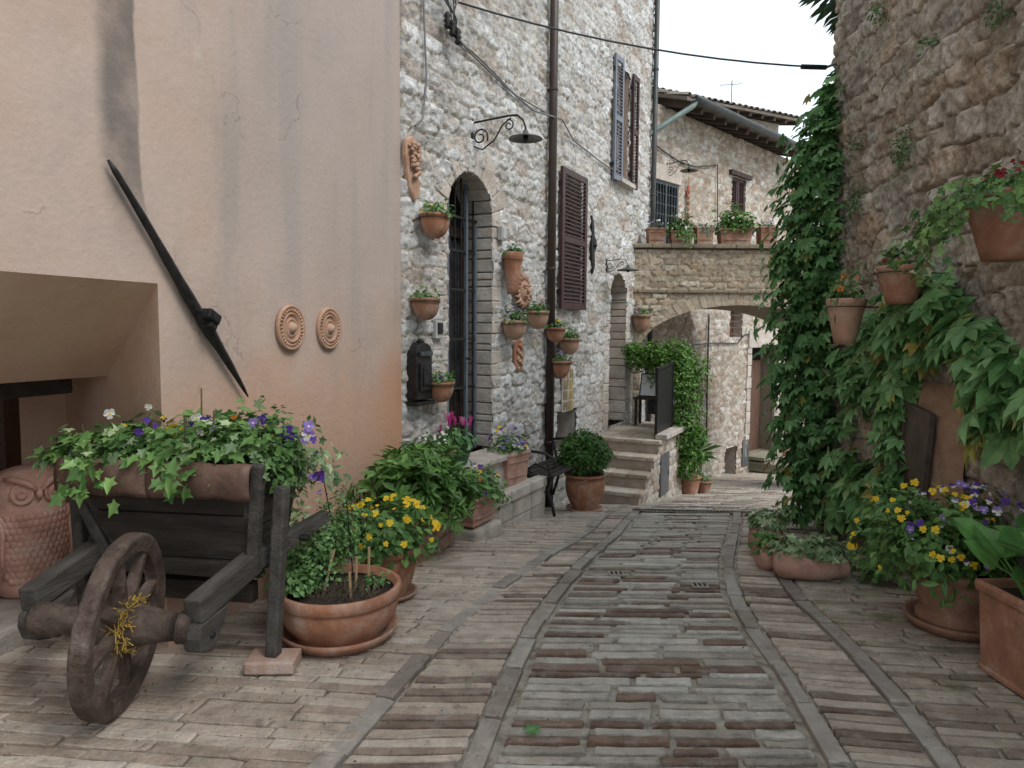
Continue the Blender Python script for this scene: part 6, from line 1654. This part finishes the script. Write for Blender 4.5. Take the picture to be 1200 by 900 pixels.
mb = MB(); mb.lathe([(0, -.262), (.040, -.262), (.060, -.255), (.062, -.215), (.054, -.21), (.05, -.215), (.058, -.16), (.078, -.07), (.088, -.03), (.088, .03), (.074, .08), (.055, .18), (.052, .215), (.062, .22), (.064, .30), (.058, .32), (.03, .34), (0, .34)], 26, mat=RA); mb.build('hub', M['wheel_wood'], wh, smooth=True)
for k in range(8):
    a_ = k * math.pi / 4 + .25; mb = MB(); mb.beam((.06 * math.cos(a_), 0, .06 * math.sin(a_)), ((RW - .06) * math.cos(a_), 0, (RW - .06) * math.sin(a_)), .036, .050, up=(0, 1, 0), w2=.03, h2=.04)
    mb.build('spoke', M['wheel_wood'], wh, bevel=.006)
mb = MB(); R = np.random.default_rng(8)
for k in range(260):
    a_ = R.random() * 6.28; r = .078 + abs(R.normal()) * .014; y_ = -.03 + R.normal() * .018; mb.tube([(r * math.cos(a_), y_, r * math.sin(a_)), ((r + .012) * math.cos(a_ + R.normal() * .2), y_ + R.normal() * .012, (r + .012) * math.sin(a_ + R.normal() * .2))], .0022, 3)
mb.build('yellow_straw', M['yellow_moss'], wh)
yr, yl = -.275, .43
he = BF.loc(onZ(383, 606, .60))
for yv, nm in ((yr, 'right'), (yl, 'left')):
    mb = MB(); s_ = -1 if yv < 0 else 1; xe = he[0]; ye = he[1] if yv < 0 else yl + (yr - he[1])
    mb.beam((.03, yv, .40), (.45, yv + s_ * .03, .47), .075, .10); mb.beam((.45, yv + s_ * .03, .47), (xe, ye, .60), .072, .085, w2=.05, h2=.055); mb.build('shaft', M['wood_side'], wb, bevel=.008)
    mb = MB(); mb.prism([(.02, .352), (.24, .375), (.16, .27), (.10, .215), (.03, .24), (.01, .30)], yv - .04, yv + .04); bb = mb.build('bearing_block', M['wood_side'], wb, bevel=.010)
    mb = MB(); mb.lathe([(.014, 0), (.012, .012), (0, .014)], 8, c=(.09, yv - .04, .29), mat=((1, 0, 0), (0, 0, -1), (0, 1, 0))); mb.build('bolt', M['iron'], bb)
mb = MB(); mb.tube([(.03, yr + .03, .355), (.0, yl - .03, .355)], .02, 10); mb.build('axle', M['iron'], wb)
# tray: a flared plank box
TF, TB = .36, .86           # top front / back
yR, yL = -.345, .535
zt, zb = .88, .47
top = [(TF, yR, zt), (TF, yL, zt), (TB, yL, zt), (TB, yR, zt)]
bot = [(.43, yR + .06, zb), (.43, yL - .20, zb), (.80, yL - .20, zb), (.80, yR + .06, zb)]
def plank_panel(a, b, c, d, n, th, name, mt=M['wood_dark']):
    """a,b lower edge; d,c upper edge, planks stacked upwards or side by side"""
    a, b, c, d = map(lambda v: np.array(v, float), (a, b, c, d)); nn = nrm(np.cross(b - a, d - a)); mb = MB(); R = np.random.default_rng(len(name))
    for k in range(n):
        u0 = k / n + .006; u1 = (k + 1) / n - .006; q = [a + (d - a) * u0, b + (c - b) * u0, b + (c - b) * u1, a + (d - a) * u1]; off = nn * R.normal() * .003
        V = [p_ + off for p_ in q] + [p_ + off + nn * th for p_ in q]
        mb.add(V, [(3, 2, 1, 0), (4, 5, 6, 7), (0, 1, 5, 4), (1, 2, 6, 5), (2, 3, 7, 6), (3, 0, 4, 7)])
    return mb.build(name, mt, wb, bevel=.004)
def vert_planks(a, b, c, d, n, th, name): return plank_panel(a, d, c, b, n, th, name) if False else plank_panel(b, c, d, a, n, th, name)
plank_panel(bot[0], bot[1], top[1], top[0], 2, .025, 'front_panel')
plank_panel(bot[3], bot[0], top[0], top[3], 3, .028, 'side_panel', M['wood_side'])
plank_panel(bot[1], bot[2], top[2], top[1], 3, .028, 'side_panel', M['wood_side'])
plank_panel(bot[2], bot[3], top[3], top[2], 3, .025, 'back_panel')
mb = MB(); mb.prism([(p_[0], p_[1]) for p_ in bot], zb - .02, zb, axis='z'); mb.box((.62, .1, zb - .05), (.12, .80, .05)); mb.build('floor_panel', M['wood_dark'], wb)
mb = MB(); mb.prism([(p_[0] * .92 + .05, p_[1] * .92 + .008) for p_ in top], zt - .06, zt - .04, axis='z'); mb.build('soil', M['soil'], wb)
for q in (((.42, yR + .03, zb - .03), (TF + .01, yR - .03, zt + .03)), ((.45, yL - .15, zb - .03), (TF + .03, yL + .03, zt + .02))):
    mb = MB(); mb.beam(q[0], q[1], .045, .05, up=(0, 1, 0)); mb.build('corner_post', M['wood_side'], wb, bevel=.006)
mb = MB(); mb.box((.46, .08, .43), (.09, .80, .07)); mb.box((.50, .08, .31), (.06, .72, .09)); mb.build('cross_beam', M['wood_dark'], wb, bevel=.006)
# rusty half-round tiles wrapped over the front rim
for (ya, yb, nm) in ((yR - .01, .12, 0), (.112, yL + .01, 1)):
    mb = MB(); V = []; R = np.random.default_rng(nm + 3); rr = .066 + nm * .003; ny = 12
    for i in range(ny + 1):
        yv = ya + (yb - ya) * i / ny; wv = .004 * math.sin(i * 1.3 + nm)
        for q in np.linspace(math.radians(55), math.radians(232), 9): V.append((TF - .004 + (rr * .42 + wv) * math.cos(q), yv, zt - .055 + (rr * 1.15 + wv) * math.sin(q)))
    mb.add(V, [(i * 9 + j, i * 9 + j + 1, (i + 1) * 9 + j + 1, (i + 1) * 9 + j) for i in range(ny) for j in range(8)]); o = mb.build('rim_tile', M['copper'], wb, smooth=True); s2 = o.modifiers.new('s', 'SOLIDIFY'); s2.thickness = .012
# legs
for yv, xx in ((-.385, .43), (.56, .50)):
    mb = MB(); mb.beam((xx, yv - .01, .056 if yv < 0 else .0), (xx + .03, yv - (.05 if yv < 0 else -.05), .80), .060, .055, up=(0, 1, 0)); mb.build('leg', M['wood_side'], wb, bevel=.008)
mb = MB(); mb.tube([(.62, -.40, .53), (.62, -.48, .53)], .016, 8); mb.build('peg', M['iron'], wb)
lp = BF.W(.43, -.395, 0)
t = thing('brick', 'loose pale pink brick propping up the right leg of the wheelbarrow', 'brick', (lp[0], lp[1], .014), .04)
mb = MB(); mb.box((0, -.0, .028), (.21, .15, .055)); mb.build('block', mat('pink_brick', [(.36, .22, .17), (.46, .33, .27)], .9, 8, .5, 60, patch=[((.55, .5, .46), 6, .5, .7, .5)]), t, bevel=.008)
# the planting in the barrow
t = thing('barrow_ivy', 'trailing green and cream edged ivy filling the wooden wheelbarrow', 'ivy', BF.W(.60, .14, zt + .01), b_ang)
mb = MB(); mv = MB(); R = np.random.default_rng(51)
for (c, r, n) in (((-.14, .27, .03), (.15, .22, .12), 230), ((-.12, .0, .03), (.16, .24, .14), 240), ((-.08, -.32, .06), (.18, .20, .17), 300), ((.10, .0, .04), (.22, .45, .16), 330), ((.0, -.47, .0), (.18, .10, .14), 160), ((-.14, .46, .02), (.10, .10, .07), 80)):
    leafy(mb, 'ivy', int(n * 1.3), c, r, .062, n + int(c[1] * 50), low=-.15); leafy(mv, 'ivy', n // 3, c, (r[0] * 1.05, r[1] * 1.05, r[2] * 1.08), .056, n + 7, low=-.15)
rt = [(-.28, y_, -.03, -1, 0, .3) for y_ in R.uniform(-.38, .30, 7)]; trails(mb, 'ivy', rt, R, .12, .07)
rt = [(R.uniform(-.1, .35), -.46, -.0, 0, -1, .3) for _ in range(9)]; trails(mv, 'ivy', rt, R, .26, .05)
leafy(mv, 'ivy', 110, (.10, -.50, -.08), (.16, .08, .16), .05, 77, low=-1)
mb.build('foliage', M['ivy'], t); mv.build('variegated_foliage', M['ivy_var'], t)
mb = MB()
for k in range(9): y_ = -.35 + k * .1; mb.tube([(-.1, y_, 0), (-.22, y_ + .02, .02), (-.29, y_ + .03, -.06)], .003, 5)
mb.build('stems', M['green_stem'], t)
t = thing('barrow_pansies', 'pansies and violas of purple yellow and white rising from the wheelbarrow ivy', 'pansies', BF.W(.60, .14, zt + .01), b_ang)
vw = local_view(BF.W(.6, .14, 0), b_ang)
mb = MB(); leafy(mb, 'oval', 260, (0, -.05, .08), (.3, .5, .12), .05, 88, low=0); leafy(mb, 'small', 700, (.02, -.48, .02), (.2, .13, .24), .045, 89, low=-.7); mb.build('foliage', M['pansy_leaf'], t)
def fl_at(lst, kind='pansy'):
    P = []; combos = []
    for (px, py, cb, s_) in lst:
        h = BF.hit(px, py, -.40 + .1) if px > 300 else BF.hit(px, py, .1)
        d = ray(px, py); xo = .42 if px < 300 else .55; tt = ((BF.o + BF.x * xo - CAM) @ BF.x) / (d @ BF.x); q = BF.loc(CAM + tt * d); P = q - np.array([.60, .14, zt + .01])
        flowers(t, [cb], [P], [np.array(vw) + np.random.default_rng(px).normal(size=3) * .25], s_, np.random.default_rng(px * 7 + py), kind)
fl_at([(128, 485, WHI, .036), (174, 477, WHI, .036), (230, 490, WHI, .03), (163, 507, PUR, .024), (172, 493, PUR, .024), (182, 499, PUR, .028), (192, 491, DRK, .026), (201, 501, YEL, .036), (205, 509, YEL, .034), (213, 503, YEL, .026), (224, 497, PUR, .026), (241, 494, PUR, .034),
       (146, 498, YEL, .02), (250, 502, LIL, .028), (274, 489, ORA, .034), (296, 495, LIL, .036), (307, 492, PUR, .03), (319, 511, YEL, .02), (335, 507, PUR, .044), (339, 503, PUR, .034), (362, 500, LIL, .034), (361, 510, VIO, .044), (357, 516, LIL, .036), (367, 516, PUR, .034), (371, 530, PUR, .022), (373, 557, PUR, .036), (366, 559, LIL, .03), (377, 562, PUR, .03), (374, 577, LIL, .026), (235, 508, WHI, .03), (300, 505, WHI, .018), (343, 512, PUR, .034)])
mb = MB()
for k in range(22): R = np.random.default_rng(k); y_ = R.uniform(-.5, .4); x_ = R.uniform(-.2, .1); mb.tube([(x_, y_, 0), (x_, y_, .1), (x_ - .02, y_, .17)], .0022, 4)
mb.build('stems', M['green_stem'], t)
for i, (px, pyt, pyb, rr, lb) in enumerate([(236, 455, 500, .0035, 'tallest thin stake standing in the wheelbarrow planting'), (217, 484, 522, .007, 'thick short stake left of the tallest in the wheelbarrow'), (251, 481, 500, .004, 'shortest slanting stake right of the tallest in the wheelbarrow')]):
    d = ray(px, pyt); tt = ((BF.o + BF.x * .45 - CAM) @ BF.x) / (d @ BF.x); q1 = CAM + tt * d; d = ray(px - 3 * (i == 2), pyb); tt = ((BF.o + BF.x * .45 - CAM) @ BF.x) / (d @ BF.x); q0 = CAM + tt * d - [0, 0, .1]
    mb = MB(); mb.tube([(0, 0, 0), q1 - q0], rr, 6); o = mb.build('plant_stake', M['stemwood'], None, loc=q0); tag(o, lb, 'stake', 'stakes in the wheelbarrow')
# crumbs and bits of dry leaf on the paving
mb = MB(); R = np.random.default_rng(91)
for (cx, cy, sx, sy, n) in ((-.95, 3.15, .5, .4, 420), (-1.6, 2.9, .6, .5, 260), (1.9, 3.6, .5, .8, 380), (.3, 3.5, 1.4, 1.6, 240), (-.6, 2.6, 1.0, .7, 200), (-.3, 5.1, .5, .6, 60)):
    x = cx + R.normal(size=n) * sx * .5; y = cy + R.normal(size=n) * sy * .5
    scatter(mb, 'small', np.c_[x, y, gz(y) + .018], np.c_[R.normal(size=(n, 2)) * .3, np.ones(n)], np.c_[R.normal(size=(n, 2)), np.zeros(n)], .004 + .012 * R.random(n) ** 3, R.random(n))
o = mb.build('plant_debris', mat('dry_crumbs', [(.03, .02, .012), (.12, .08, .04), (.10, .13, .04)], .9, attr='v'), None); o['kind'] = 'stuff'
